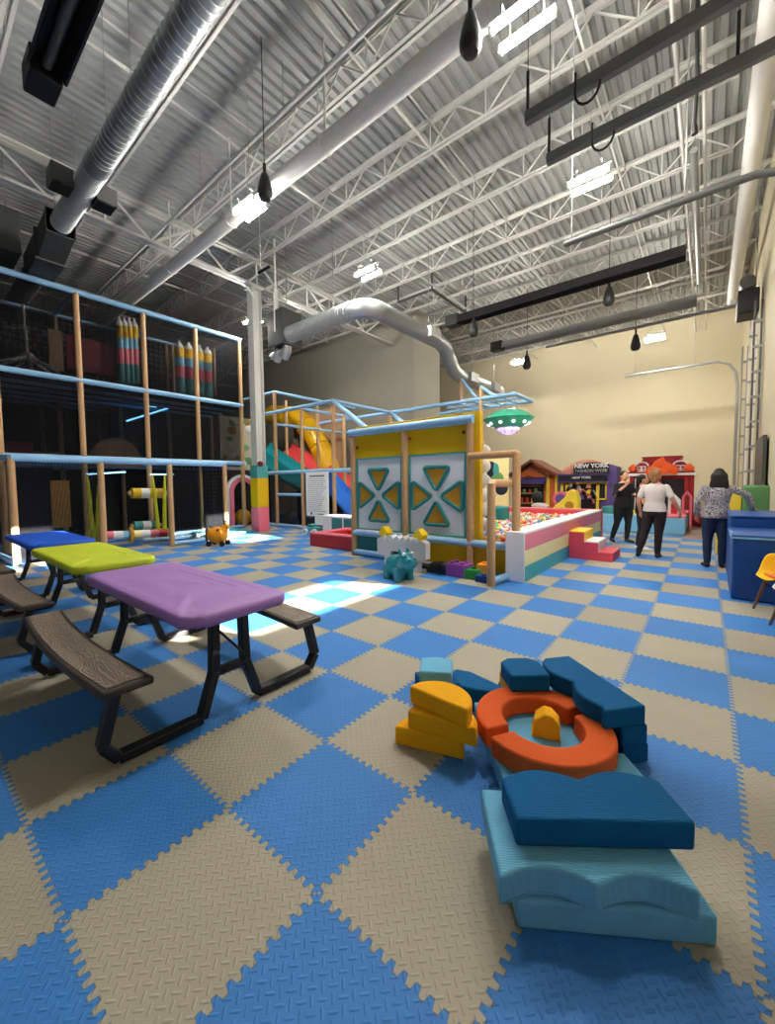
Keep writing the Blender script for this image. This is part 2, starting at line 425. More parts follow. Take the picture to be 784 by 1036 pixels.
# corrugated deck: flutes run front to back
b = B(); prof = []
x = XL; P_ = .2
while x < XR:
    prof += [(x, DECK), (x+.09, DECK), (x+.115, DECK+.065), (x+.175, DECK+.065)]; x += P_
prof.append((XR+.1, DECK))
vs = [(a, y, z) for a, z in prof for y in (YF-.2, YB+.2)]
b.add(vs, [(2*i, 2*i+1, 2*i+3, 2*i+2) for i in range(len(prof)-1)])
o = b.build('ceiling', 'deck', smooth=False); o['kind'] = 'structure'
# open-web joists, each hung under the deck from side to side
def joist(y):
    t = bpy.data.objects.new('ceiling_joist', None); C.objects.link(t); t.location = (0, y, DECK); t['kind'] = 'structure'
    b = B()
    for s in (-1, 1): b.box((XL, s*.055-.04, -.012), (XR, s*.055+.04, -.002)); b.box((XL, s*.02-.004, -.075), (XR, s*.02+.004, -.002))
    b.build('top_chord', 'white_steel', t, smooth=False)
    b = B(); zb = -.62
    for s in (-1, 1): b.box((XL, s*.045-.03, zb), (.25, s*.045+.03, zb+.008)); b.box((XL, s*.018-.004, zb), (.25, s*.018+.004, zb+.06))
    b.build('bottom_chord', 'white_steel', t, smooth=False)
    b = B(); x = .25; up = True; n = 0
    while x > XL+1:
        b.bar((x, 0, zb+.03), (x-.61, 0, -.05), .026); b.bar((x-.61, 0, -.05), (x-1.22, 0, zb+.03), .026)
        b.bar((x-1.22, 0, zb+.03), (x-1.22, 0, -.05), .02)
        x -= 1.22
    b.bar((.25, 0, zb+.03), (.95, 0, -.05), .03)
    b.build('web', 'white_steel', t, smooth=False)
JY = [5.45+2.03*k for k in range(-5, 9)]
for y in JY: joist(y)
# main girder over the column, and its neighbour further left
def girder(x):
    t = bpy.data.objects.new('ceiling_girder', None); C.objects.link(t); t.location = (x, 0, 0); t['kind'] = 'structure'
    for nm, z in (('top_chord', 8.36), ('bottom_chord', 7.55)):
        b = B()
        for s in (-1, 1): b.box((s*.075-.055, YF, z), (s*.075+.055, YB if x > -9 else 14.4, z+.014)); b.box((s*.025-.007, YF, z), (s*.025+.007, YB if x > -9 else 14.4, z+.11))
        b.build(nm, 'white_steel', t, smooth=False)
    b = B()
    for y in JY:
        if y > 13.5: continue
        b.bar((0, y, 7.6), (0, y, 8.4), .04); b.bar((0, y, 8.4), (0, y+1.015, 7.6), .055); b.bar((0, y+1.015, 7.6), (0, y+2.03, 8.4), .055)
    b.build('web', 'white_steel', t, smooth=False)
girder(-10.95); girder(-23.0)
# bridging rods tying the joists together
for x in (-1.7, -4.6, -7.6, -14.5, -18.5):
    for nm, z in (('ceiling_bridging', DECK-.06), ('ceiling_bridging', DECK-.60)):
        b = B(); b.bar((x, YF, z), (x, 13.9 if x < -9.5 else YB, z), .035); o = b.build(nm, 'white_steel', smooth=False); o['kind'] = 'structure'
# steel column with padded foot
t = thing('column', 'tall white steel column with teal, yellow and pink padding round its foot', 'column', (-11.0, 7.4, 0)); t['kind'] = 'structure'
b = B(); 
for s in (-1, 1): b.box((-.15, s*.15-.012, 1.9), (.15, s*.15+.012, 7.55))
b.box((-.012, -.15, 1.9), (.012, .15, 7.55)); b.build('steel_shaft', 'white_steel', t, smooth=False)
b = B(); b.box((-.2, -.2, 7.50), (.2, .2, 7.55)); b.build('cap_plate', 'white_steel', t, smooth=False)
for nm, m_, z0, z1 in (('foot_pad', 'pink_vinyl', 0, .76), ('foot_pad', 'yellow_vinyl', .76, 1.68), ('foot_pad', 'teal_pad', 1.68, 2.08)):
    b = B(); b.box((-.2, -.2, z0), (.2, .2, z1)); o = b.build(nm, m_, t, bevel=.015)
    o['label'] = {'pink_vinyl': 'pink foot pad', 'yellow_vinyl': 'yellow middle pad', 'teal_pad': 'teal upper pad'}[m_]
b = B(); b.ball((.22, -.1, 2.12), .09); b.build('red_bell', 'maroon_pad', t)

# ---------------------------------------------------------------- lights
def fixture(x, y, z, label):
    t = thing('ceiling_light', label, 'ceiling light', (x, y, z), 0, 'twin tube ceiling lights')
    b = B(); b.box((-.34, -.018, .24), (.34, .018, .28))
    for e in (-1, 1): b.box((e*.2-.01, -.15, .28), (e*.2+.01, .15, .29)); b.box((e*.2-.008, -.15, .104), (e*.2+.008, -.135, .28)); b.box((e*.2-.008, .135, .104), (e*.2+.008, .15, .28))
    for s in (-1, 1): b.box((-.335, s*.145-.05, .094), (.335, s*.145+.05, .104))
    b.build('housing', 'grey_metal', t, smooth=False)
    for s in (-1, 1):
        b = B(); b.cyl((-.31, s*.145, .05), (.31, s*.145, .05), .028, 12); b.build('lamp_tube', 'lamp', t)
        for e in (-1, 1):
            b = B(); b.box((e*.325-.015, s*.145-.03, .02), (e*.325+.015, s*.145+.03, .1)); b.build('lamp_holder', 'white_paint', t, smooth=False)
    b = B(); b.tube([(-.2, 0, .27), (0, 0, .75), (.2, 0, .27)], .006, 5); b.cyl((0, 0, .74), (0, 0, DECK-z), .006, 5); b.build('hanger', 'grey_metal', t)
    return t
LZ = 6.8
fixture(-1.8, 4.95, LZ, 'lit twin tube light at the top edge, nearest and largest of the lamps')
fixture(-7.03, 4.7, LZ, 'lit twin tube light just left of the long white pipe and a hanging black speaker')
fixture(-1.76, 8.25, LZ, 'lit twin tube light above the fabric ceiling rails right of the middle')
fixture(-6.85, 8.02, LZ, 'lit twin tube light above the bend of the silver duct')
fixture(-11.75, 7.85, LZ, 'small lit twin tube light behind the white steel column')
fixture(-1.68, 18.8, LZ, 'lit twin tube light before the beige back wall, right of two hanging speakers')
fixture(-6.7, 18.3, LZ, 'lit twin tube light close to the end of the silver duct')

# ---------------------------------------------------------------- ducts and pipes
def coil_duct(b, p, q, r, pitch=.12, n=24):             # spiral-seamed round duct
    p, q = Vector(p), Vector(q); L = (q-p).length; k = int(L/pitch); pts = []; rs = []
    for i in range(k+1):
        a = p.lerp(q, i/k); e = (q-p).normalized()
        pts += [a-e*.008, a, a+e*.008]; rs += [r, r+.012, r]
    b.tube(pts, rs, n)
t = thing('ventilation_duct', 'big round spiral silver duct running across the upper left of the ceiling', 'duct', (-5, 2.45, 6.9))
b = B(); coil_duct(b, (1.0, 2.45, 6.9), (-8.0, 2.45, 6.9), .175); b.build('round_duct', 'galv', t, world=True)
b = B(); coil_duct(b, (-8.0, 2.45, 6.9), (-10.4, 2.45, 6.9), .178, .07); b.build('flexible_sleeve', 'galv', t, world=True)
b = B(); b.cyl((-8.15, 2.45, 6.9), (-7.85, 2.45, 6.9), .195, 24); b.build('collar', 'galv', t, world=True)
for s in (-1, 1):
    b = B(); b.box((-9.1, 2.45+s*.33-.16, 6.74), (-8.72, 2.45+s*.33+.16, 7.04)); b.build('side_register', 'dark_duct', t, world=True, smooth=False)
    b = B(); b.box((-9.08, 2.45+s*.33-.14, 6.72), (-8.74, 2.45+s*.33+.14, 6.739)); b.build('register_grille', 'black_metal', t, world=True, smooth=False)
b = B(); b.prism([(-10.4, 6.68), (-10.4, 7.12), (-11.3, 7.05), (-11.3, 6.45)], 2.22, 2.68, axis='y'); b.box((-10.44, 2.20, 6.66), (-10.40, 2.70, 7.14)); b.build('end_elbow', 'dark_duct', t, world=True, smooth=False)
b = B(); b.prism([(-11.3, 6.45), (-11.3, 7.05), (-12.6, 6.95), (-12.6, 6.42)], 2.20, 2.70, axis='y'); b.box((-11.33, 2.17, 6.42), (-11.27, 2.73, 7.08)); b.build('end_elbow', 'dark_duct', t, world=True, smooth=False)
b = B(); coil_duct(b, (-12.6, 2.45, 6.72), (-16.5, 2.45, 6.72), .22); b.build('round_duct', 'dark_duct', t, world=True)
rods(t, 'hanger_rod', 'grey_metal', [((x, 2.45+s*.18, 6.9), (x, 2.45+s*.18, DECK)) for x in (-1, -4, -7, -10) for s in (-1, 1)], .008, 5)
t = thing('plenum_box', 'dark boxy air handling plenum hung under the ceiling, left of the big silver duct', 'air handler', (-13, 2.0, 7.6))
b = B(); b.box((-13.9, 1.0, 6.75), (-12.1, 2.1, 7.7)); b.build('casing', 'dark_duct', t, world=True, smooth=False, bevel=.02)
b = B(); b.box((-13.8, .98, 6.85), (-12.3, 1.0, 7.6)); b.build('louver', 'black_metal', t, world=True, smooth=False)
rods(t, 'hanger_rod', 'grey_metal', [((x, y, 7.7), (x, y, DECK)) for x in (-13.7, -12.3) for y in (1.15, 1.9)], .015)
# long white pipe
t = thing('sprinkler_main', 'thick white round pipe crossing the whole ceiling from the top middle to the left', 'pipe', (-5, 5.0, 7.3))
b = B(); b.cyl((1.0, 5.0, 7.3), (-17, 5.0, 7.3), .15, 18); b.build('pipe', 'white_paint', t, world=True)
for x in (-2.2, -5.2, -8.2, -11.2):
    b = B(); b.cyl((x, 5.0, 7.45), (x, 5.0, DECK), .02, 6); b.tube([(x, 5+.16*math.cos(k*PI/8), 7.3+.16*math.sin(k*PI/8)) for k in range(16)], .012, 5, closed=True); b.build('clevis_hanger', 'white_paint', t, world=True)
def pipe(name, label, pts, r, m='white_paint', cat='pipe', n=10, rods_at=()):
    t = thing(name, label, cat, pts[0]); b = B(); b.tube(pts, r, n); b.build('pipe', m, t, world=True)
    if rods_at:
        for q in rods_at:
            b = B(); b.cyl(q, (q[0], q[1], DECK), .008, 5); b.build('hanger_rod', 'grey_metal', t, world=True)
    return t
pipe('branch_pipe', 'thin white pipe running above and beside the thick white pipe', [(1, 4.75, 8.15), (-16, 4.75, 8.15)], .035, rods_at=[(x, 4.75, 8.15) for x in (-3, -6, -9)])
xw = .42
pipe('vent_pipe', 'fat white pipe running along the right edge of the ceiling', [(.52, -2, 7.6), (.52, 17.5, 7.6), (.52, 17.9, 7.45), (.52, 18.0, 7.2)], .15, n=18, rods_at=[(.52, y, 7.7) for y in (2, 6, 10, 14)])
pipe('conduit', 'pair of thin white conduits running front to back near the right side, inner one', [(-.55, 2, 8.2), (-.55, YB, 8.2)], .03, rods_at=[(-.55, y, 8.2) for y in (5, 9, 13, 17)])
pipe('conduit', 'pair of thin white conduits running front to back near the right side, outer one', [(-.2, 2, 8.2), (-.2, YB, 8.2)], .03, rods_at=[(-.2, y, 8.2) for y in (5, 9, 13, 17)])
pipe('drain_pipe', 'wide grey strut running front to back beside the thin white conduits', [(-.37, 10.5, 8.05), (-.37, 17.5, 8.05)], .07, 'grey_metal', rods_at=[(-.37, y, 8.05) for y in (11, 17)])

# silver duct in the middle distance with two bends
t = thing('silver_duct', 'shiny silver round duct with two bends, above the tall slide frame', 'duct', (-7, 8.6, 5.8))
DZ = 6.1
q0 = onz(292, 338, DZ); q1 = onz(366, 312, DZ)
yq = (q0.y+q1.y)/2
b = B(); coil_duct(b, (q0.x, yq, DZ), (q1.x-.3, yq, DZ), .24, .10, 20); b.build('round_duct', 'galv', t, world=True)
A0 = Vector((q1.x-.3, yq, DZ))
pts = [A0+Vector((.55*math.sin(a), .55*(1-math.cos(a)), 0)) for a in [i*PI/16 for i in range(9)]]
b = B(); b.tube(pts, .25, 20); b.build('elbow', 'galv', t, world=True)
X1 = pts[-1].x; Y1 = pts[-1].y
b = B(); b.tube([(X1, Y1, DZ), (X1, 11.6, DZ), (X1, 12.0, DZ-.1), (X1, 12.6, DZ-.75), (X1, 13.0, DZ-.85), (X1, 16.2, DZ-.85)], .24, 20); b.build('round_duct', 'galv', t, world=True)
b = B(); b.cyl((X1, 16.1, DZ-.85), (X1, 16.5, DZ-.85), .26, 20); b.build('end_cap', 'white_paint', t, world=True)
for y, z in ((10.9, DZ), (13.6, DZ-.85), (15.6, DZ-.85)):
    b = B(); b.box((X1+.12, y-.3, z-.16), (X1+.34, y+.3, z+.16)); b.build('register', 'galv', t, world=True, smooth=False)
    b = B()
    for k in range(5): b.box((X1+.34, y-.26, z-.13+.06*k), (X1+.35, y+.26, z-.1+.06*k))
    b.build('register_grille', 'white_paint', t, world=True, smooth=False)
b = B(); b.box((q0.x-.75, yq-.3, DZ-.3), (q0.x+.0, yq+.45, DZ+.75)); b.build('supply_box', 'dark_duct', t, world=True, smooth=False)
for k in (0, 1):
    b = B(); b.tube([(q0.x-.15-.42*k, yq, DZ-.3), (q0.x-.2-.42*k, yq, DZ-.45), (q0.x-.38-.42*k, yq, DZ-.55)], [.13, .16, .2], 16); b.build('outlet_scoop', 'galv', t, world=True)
rods(t, 'hanger_rod', 'grey_metal', [(p_, (p_[0], p_[1], DECK)) for p_ in ((q0.x-.15, yq, DZ+.75), (q0.x-.6, yq, DZ+.75), (q1.x-1, yq, DZ+.2), (X1, 11, DZ+.2), (X1, 14, DZ-.65), (X1, 16, DZ-.65))])

# radiant tube heaters
def heater(name, label, p, q, m='heater_black', w=.32, box=True):
    t = thing(name, label, 'heater', p); p, q = Vector(p), Vector(q)
    d = (q-p).normalized(); L = (q-p).length
    b = B()
    b.prism([(-w/2, -.12), (-w/2+.03, -.12), (-.10, .10), (.10, .10), (w/2-.03, -.12), (w/2, -.12), (.11, .13), (-.11, .13)], 0, L, m=Matrix.Translation(p) @ Matrix(((0, 0, d.x, 0), (d.x, 0, 0, 0), (0, 1, 0, 0), (0, 0, 0, 1))))
    b.build('reflector', m, t, world=True, smooth=False)
    b = B(); b.cyl(p, q, .055, 12); b.build('burner_tube', 'dark_duct', t, world=True)
    if box:
        b = B(); b.box((p.x-(.45 if d.x > 0 else 0), p.y-.17, p.z-.16), (p.x+(0 if d.x > 0 else .45), p.y+.17, p.z+.18)); b.build('burner_box', 'black_metal', t, world=True, bevel=.02)
    for f in (.05, .5, .95):
        b = B(); c = p.lerp(q, f); b.tube([(c.x, c.y-.1, c.z+.12), (c.x, c.y, c.z+.5), (c.x, c.y+.1, c.z+.12)], .007, 5); b.cyl((c.x, c.y, c.z+.5), (c.x, c.y, DECK), .007, 5)
        b.build('hanger_chain', 'grey_metal', t, world=True)
    return t
h0 = onz(47, 66, 6.9)
heater('radiant_heater', 'black trough heater hanging in the top left corner with a black burner box', (h0.x, h0.y, 6.9), (.25, h0.y, 6.9), w=.42)
h1 = onz(463, 322, 6.6); h2 = onz(694, 258, 6.6); yy = (h1.y+h2.y)/2
heater('radiant_heater', 'long black trough heater hanging above the flying saucer side of the hall', (h1.x, yy, 6.6), (h2.x, yy, 6.6), w=.4)
h1 = onz(508, 349, 6.6); h2 = onz(705, 305, 6.6); yy = (h1.y+h2.y)/2
heater('radiant_heater', 'long grey trough heater hanging behind the black one, closer to the back wall', (h1.x, yy, 6.6), (h2.x, yy, 6.6), 'grey_metal', w=.4)

# overhead-door rails with their bumpers
def rail(label, p, q, z):
    a = onz(*p, z); c = onz(*q, z); y = (a.y+c.y)/2
    t = thing('door_rail', label, 'rail', (a.x, y, z))
    b = B(); b.box((a.x, y-.03, z-.05), (XR, y+.03, z-.04)); b.box((a.x, y-.035, z-.05), (XR, y-.025, z+.05)); b.box((a.x, y+.025, z-.05), (XR, y+.035, z+.05))
    b.box((a.x, y+.05, z+.03), (XR, y+.11, z+.09)); b.build('track', 'rail_grey', t, world=True, smooth=False)
    for xh in (a.x+.01, .1):
        b = B(); b.box((xh, y-.02, z), (xh+.025, y-.005, z+.42)); b.cyl((xh+.012, y-.012, z+.4), (xh+.012, y-.012, DECK), .004, 5); b.build('hanger_bar', 'black_plastic', t, world=True, smooth=False)
    xm = a.x*.62
    b = B(); b.tube([(xm+.10*math.cos(k), y-.03, z-.06-.13*abs(math.sin(k))) for k in [PI*i/8 for i in range(9)]]+[(xm-.10, y-.03, z+.12)], .011, 6); b.build('bumper_loop', 'black_metal', t, world=True)
rail('grey overhead door rail at the top right, nearest of the two with a black loop', (530, 117), (735, 8), 5.0)
rail('grey overhead door rail below the nearest one, with a black loop and end bracket', (553, 161), (764, 58), 5.0)
pts = [onz(570, 246, 5.0), onz(640, 222, 5.0), onz(712, 198, 5.0)]; y_ = sum(p.y for p in pts)/3
pipe('door_rail', 'grey curved door rail bending down at the right edge under the fat white pipe', [(pts[0].x, y_, 5.0), (.35, y_, 5.0), (.62, y_, 4.92), (.78, y_, 4.7), (.84, y_, 4.3), (.84, y_, 1.1)], .045, 'rail_grey', 'rail', rods_at=[(pts[0].x+.1, y_, 5.0), (-.3, y_, 5.0)])
pts = [onz(590, 345, 5.6), onz(720, 317, 5.6)]
yb1, yb2 = 15.2, 20.5
pipe('door_rail', 'long grey door rail before the beige wall, running into the black operator box', [(-4.6, yb1, 6.3), (.55, yb1, 6.3)], .05, 'grey_metal', 'rail', rods_at=[(-4, yb1, 6.3), (-1, yb1, 6.3)])
pipe('door_rail', 'grey door rail curving down in front of the beige wall at the right corner', [(-2.9, yb2, 6.0), (.2, yb2, 6.0), (.55, yb2, 5.85), (.74, yb2, 5.5), (.8, yb2, 5.0), (.8, yb2, .1)], .05, 'grey_metal', 'rail', rods_at=[(-2.5, yb2, 6.0), (-.5, yb2, 6.0)])
for lab, y0, m_ in (('grey door track post at the right wall, left of the pair', 18.4, 'grey_metal'), ('grey door track post at the right wall, right of the pair', 15.3, 'white_paint'), ('dark door track post at the far right edge', 13.9, 'dark_duct')):
    t = thing('door_track', lab, 'door track', (.86, y0, 0)); b = B()
    b.box((.80, y0-.05, -.012), (.84, y0+.05, 5.9)); b.box((.93, y0-.05, -.012), (.97, y0+.05, 5.9)); b.build('upright', m_, t, world=True, smooth=False)
    b = B()
    for k in range(9): b.box((.80, y0-.06, .4+.62*k), (.97, y0+.06, .46+.62*k))
    b.build('bracket', 'grey_metal', t, world=True, smooth=False)
t = thing('door_operator', 'black door operator box with drum at the top of the right hand tracks', 'door operator', (.72, 14.6, 5.9))
b = B(); b.box((.50, 14.2, 5.75), (.92, 15.0, 6.35)); b.build('motor_box', 'black_metal', t, world=True, bevel=.03)
b = B(); b.cyl((.68, 14.1, 6.5), (.68, 15.1, 6.5), .16, 16); b.build('drum', 'dark_duct', t, world=True)
b = B(); b.cyl((.86, 14.6, 6.3), (.86, 14.6, DECK), .02, 6); b.build('hanger_rod', 'grey_metal', t, world=True)
t = thing('door_panel', 'dark panel at the right wall edge behind the grey tracks', 'panel', (.93, 12.8, 0))
b = B(); b.box((.9, 11.8, -.0), (.96, 13.3, 2.4)); b.build('leaf', 'dark_duct', t, world=True, smooth=False)
b = B(); b.box((.885, 11.9, 1.0), (.9, 13.2, 1.08)); b.build('rail_bar', 'grey_metal', t, world=True, smooth=False)
# hanging rope beside the rails
p = onz(705, 25, 7.0); q_ = onz(709, 100, 5.9)
t = thing('hanging_cable', 'black cable bundle hanging across the two grey rails at the top right', 'cable', p); b = B()
b.tube([(p.x, p.y, DECK), (p.x, p.y, 7.0), (p.x+.02, p.y+.05, 6.4), (p.x, p.y+.02, 5.8)], .022, 7); b.build('cable', 'black_metal', t, world=True)
b = B(); b.tube([(p.x, p.y+.02, 5.84), (p.x+.01, p.y+.02, 5.74)], [.03, .035], 8); b.build('knot', 'black_metal', t, world=True)
# hanging speakers
def speaker(px, py, z, s, lab):
    p = onz(px, py, z); t = thing('pendant_speaker', lab, 'speaker', (p.x, p.y, z), 0, 'hanging black pendant speakers')
    b = B(); b.lathe([(.02*s, .24*s), (.06*s, .2*s), (.105*s, .05*s), (.135*s, -.1*s), (.13*s, -.18*s), (.09*s, -.24*s), (.03*s, -.26*s)], n=18); b.build('shell', 'black_plastic', t)
    b = B(); b.tube([(0, 0, .24*s), (0, 0, .38*s)], .03, 6); b.cyl((0, 0, .37*s), (0, 0, DECK-z), .008, 6); b.build('hanger', 'black_metal', t)
speaker(476, 33, 6.6, .95, 'black pendant speaker at the top middle beside the brightest light')
speaker(268, 188, 6.6, .95, 'black pendant speaker just right of the lit lamp on the left')
speaker(479, 332, 5.8, .95, 'black pendant speaker under the left end of the black trough heater')
speaker(616, 299, 6.2, 1.0, 'black pendant speaker under the right half of the black trough heater')
speaker(643, 346, 6.2, 1.15, 'black pendant speaker left of the lamp before the back wall')
speaker(533, 366, 6.2, 1.15, 'black pendant speaker right of the lamp near the end of the silver duct')
# security camera arm
p = onz(250, 233, 7.2)
t = thing('conduit_bracket', 'white pipe bracket by the top of the white column with a dark end fitting', 'bracket', (-10.6, 7.2, 7.3))
b = B(); b.tube([(-10.85, 7.3, 7.2), (-10.85, 7.0, 7.5), (-9.6, 6.9, 7.5)], .03, 8); b.build('arm', 'white_paint', t, world=True)
b = B(); b.cyl((-10.0, 6.9, 7.5), (-9.5, 6.9, 7.5), .04, 8); b.build('fitting', 'black_metal', t, world=True)
b = B(); b.cyl((-9.9, 6.9, 7.5), (-9.9, 6.9, DECK), .012, 6); b.build('rod', 'white_paint', t, world=True)
t = thing('downpipe', 'short white downpipe beside the top of the white column', 'pipe', (-10.5, 7.7, 6.2))
b = B(); b.cyl((-10.45, 7.8, 6.2), (-10.45, 7.8, 7.5), .075, 14); b.build('pipe', 'white_paint', t, world=True)
b = B(); b.cyl((-10.45, 7.8, 7.5), (-10.45, 7.8, DECK), .03, 8); b.build('stem', 'white_paint', t, world=True)
# roof hatch framing
pf = [onz(400, 304, 8.33), onz(437, 293, 8.33), onz(472, 316, 8.33)]
b = B(); b.bar((pf[0].x, pf[1].y, 8.33), (pf[1].x, pf[1].y, 8.33), .07); b.bar(pf[1], (pf[1].x, pf[2].y, 8.33), .07)
b.bar((pf[0].x, pf[1].y, 8.33), (pf[0].x, pf[1].y, DECK), .05); b.bar(pf[1], (pf[1].x, pf[1].y, DECK), .05); b.bar((pf[1].x, pf[2].y, 8.33), (pf[1].x, pf[2].y, DECK), .05)
o = b.build('trim_1', 'dark_duct', smooth=False); o['kind'] = 'structure'
# ================================================================ LEFT CLIMBING FRAME
XF = -12.25; XA = -10.05
PYS = [1.55, 3.1, 4.63, 6.1, 7.6]
AYS = [1.40, 2.83, 4.25, 5.68]
ZT, ZM, ZL, ZA = 6.33, 4.15, 2.2, 2.04
t = thing('play_tower', 'three storey climbing frame on the left with tan posts, pale blue rails and black netting', 'climbing frame', (XF, 4.5, 0))
play = t
def post(b, x, y, z0, z1, r=.062):
    k = int((z1-z0)/.28); pts = [(x, y, z0+(z1-z0)*i/k) for i in range(k+1)]
    b.tube(pts, r, 10)
for y in PYS:
    b = B(); post(b, XF, y, 0, ZT, .068); b.build('post', 'tan_pad', t, world=True)
for y in AYS:
    b = B(); post(b, XA, y, 0, ZA, .064); b.build('post', 'tan_pad', t, world=True)
for x, z1 in ((-14.3, 6.3), (-16.4, 6.3)):
    for y in PYS:
        b = B(); post(b, x, y, 0, z1, .06); b.build('post', 'tan_dark', t, world=True)
def rod(parent, name, m, p, q, r=.055):
    b = B(); b.cyl(p, q, r, 12); return b.build(name, m, parent, world=True)
for z in (ZT, ZM, ZL):
    rod(t, 'rail', 'sky_pad', (XF, -1.2, z), (XF, PYS[-1]+.06, z), .072)
for x in (-14.3, -16.4):
    for z in (ZT, ZM): rod(t, 'rail', 'sky_pad', (x, -1.2, z), (x, PYS[-1]+.06, z), .05)
for z in (ZT, ZM, ZL):
    rod(t, 'rail', 'sky_pad', (XF, PYS[-1], z), (-16.4, PYS[-1], z), .05)
rod(t, 'rail', 'sky_pad', (-16.4, 3.1, ZT), (-12.25, 3.1, ZT), .045)
rod(t, 'rail', 'sky_pad', (XA, AYS[0], ZA), (XA, AYS[-1], ZA), .072)
rod(t, 'rail', 'sky_pad', (XA, AYS[0], ZA), (XF, 1.3, ZL-.05), .06)
rod(t, 'rail', 'sky_pad', (XA, AYS[-1], ZA), (XF, AYS[-1]+.2, ZL-.05), .06)
rod(t, 'rail', 'sky_pad', (XA, AYS[0], .06), (XF, 1.3, .06), .06)
rod(t, 'rail', 'sky_pad', (XA, 4.25, .06), (XA, AYS[-1], .06), .05)
rod(t, 'rail', 'sky_pad', (XF, 1.55, .06), (XF, PYS[-1], .06), .055)
rod(t, 'rail', 'sky_pad', (XA-1.1, 4.0, .06), (XA-1.1, 6.0, .06), .05)
# decks, coloured dark to keep the inside dim
for z, m_ in ((ZM-.02, 'dark_navy'), (ZL-.02, 'dark_navy')):
    b = B(); b.box((-16.4, -1.2, z-.08), (XF-.06, PYS[-1], z)); b.build('deck', m_, t, world=True, smooth=False)
    b = B()
    for k in range(5): b.box((XF-.5-k*.75, -1.2, z-.16), (XF-.42-k*.75, PYS[-1], z-.081))
    b.build('deck_joist', 'sky_pad', t, world=True, smooth=False)
b = B(); b.box((XF-.9, -1.2, ZM+.0), (XF-.08, 4.3, ZM+.05)); b.build('gold_edge_mat', 'gold_mat', t, world=True, bevel=.01)
b = B(); b.box((XF-.8, 3.2, ZM+.05), (XF-.09, 6.0, ZM+.09)); b.build('red_edge_mat', 'maroon_pad', t, world=True, bevel=.01)
# netting, bay by bay
def net(p, q, z0, z1):
    b = B(); b.add([(p[0], p[1], z0), (q[0], q[1], z0), (q[0], q[1], z1), (p[0], p[1], z1)], [(0, 1, 2, 3)])
    b.build('netting', 'net', t, world=True, smooth=False)
ylist = [-1.2]+PYS
for i in range(len(ylist)-1):
    for z0, z1 in ((ZM, ZT), (ZL, ZM)): net((XF-.02, ylist[i]), (XF-.02, ylist[i+1]), z0, z1)
for i in range(3):
    if i != 1: net((XA-.02, AYS[i]), (XA-.02, AYS[i+1]), .05, ZA)
net((XA, AYS[0]), (XF, 1.3), .05, ZA)
net((XA-.02, 5.0), (XF, 5.9), .05, ZA); net((XF-.03, 4.63), (XF-.03, 6.1), .05, ZL); net((XF-.03, 6.1), (XF-.03, 7.0), .05, ZL)
net((XF, PYS[-1]), (-16.4, PYS[-1]), ZM, ZT); net((-14.3, 1.5), (-14.3, PYS[-1]), ZM, ZT)
# backing added in dark colours so the inside looks unlit
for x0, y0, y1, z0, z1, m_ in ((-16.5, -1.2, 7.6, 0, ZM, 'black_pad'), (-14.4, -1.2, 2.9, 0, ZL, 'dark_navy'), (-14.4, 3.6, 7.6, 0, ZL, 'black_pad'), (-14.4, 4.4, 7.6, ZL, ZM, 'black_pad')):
    b = B(); b.box((x0-.04, y0, z0), (x0, y1, z1)); b.build('dark_backing', m_, t, world=True, smooth=False)
def xrect(name, m_, X, p0, p1, th=.06, parent=t, bevel=.01, lab=None):       # upright slab facing the hall, from two opposite corners
    a = onx(*p0, X); c = onx(*p1, X)
    b = B(); b.box((X-th, min(a.y, c.y), min(a.z, c.z)), (X, max(a.y, c.y), max(a.z, c.z)))
    o = b.build(name, m_, parent, world=True, bevel=bevel)
    if lab: o['label'] = lab
    return o
xrect('maroon_wall_pad', 'maroon_pad', -14.2, (66, 338), (122, 383))
xrect('brown_wall_pad', 'tan_dark', -14.15, (48, 332), (65, 376))
xrect('red_block', 'maroon_pad', -13.3, (7, 446), (35, 470), .6)
xrect('pale_block', 'tan_dark', -13.2, (35, 456), (62, 470), .6)
xrect('ladder_pad', 'gold_mat', -11.9, (51, 486), (73, 533), .1)
# half-round brown board
a = onx(88, 468, -12.6); c = onx(145, 468, -12.6); cy_ = (a.y+c.y)/2; rr = (c.y-a.y)/2; hh = onx(116, 442.5, -12.6).z-a.z
b = B(); b.prism([(cy_+rr*math.cos(R(180*i/24)), a.z-.1+(hh+.1)*math.sin(R(180*i/24))) for i in range(25)], -12.66, -12.58, axis='x'); b.build('half_round_board', 'brown_pad', t, world=True, bevel=.01)
# banded upright rollers on the top storey
bands = [(.0, .30, 'teal_pad'), (.30, .52, 'pink_vinyl'), (.52, .68, 'soft_blue'), (.68, .86, 'yellow_vinyl'), (.86, 1.0, 'pit_white')]
def roller(X, px, py0, py1, r):
    a = onx(px, py1, X); h = onx(px, py0, X).z-a.z
    r0 = bpy.data.objects.new('roller_post', None); C.objects.link(r0); r0.parent = t; r0.location = Vector((X, a.y, a.z))-Vector(t.location)
    for f0, f1, m_ in bands:
        b = B()
        if f1 == 1.0: b.lathe([(r, f0*h), (r*.8, (f0*.6+f1*.4)*h), (r*.35, (f0*.3+f1*.7)*h), (r*.3, h)], n=14)
        else: b.cyl((0, 0, f0*h), (0, 0, f1*h), r, 14)
        o = b.build('band', m_, r0); o['label'] = {'teal_pad': 'teal band', 'pink_vinyl': 'pink band', 'soft_blue': 'blue band', 'yellow_vinyl': 'yellow band', 'pit_white': 'white tapered tip'}[m_]
for px in (123.5, 128.5, 133.5, 138.5): roller(-14.0, px, 321+(px-123)*.1, 389, .1)
for px, d in ((183, 0), (192.5, 2), (203, 4.5), (211.5, 6.5)): roller(-13.4, px, 345+d, 399+d*.6, .14)
b = B(); 
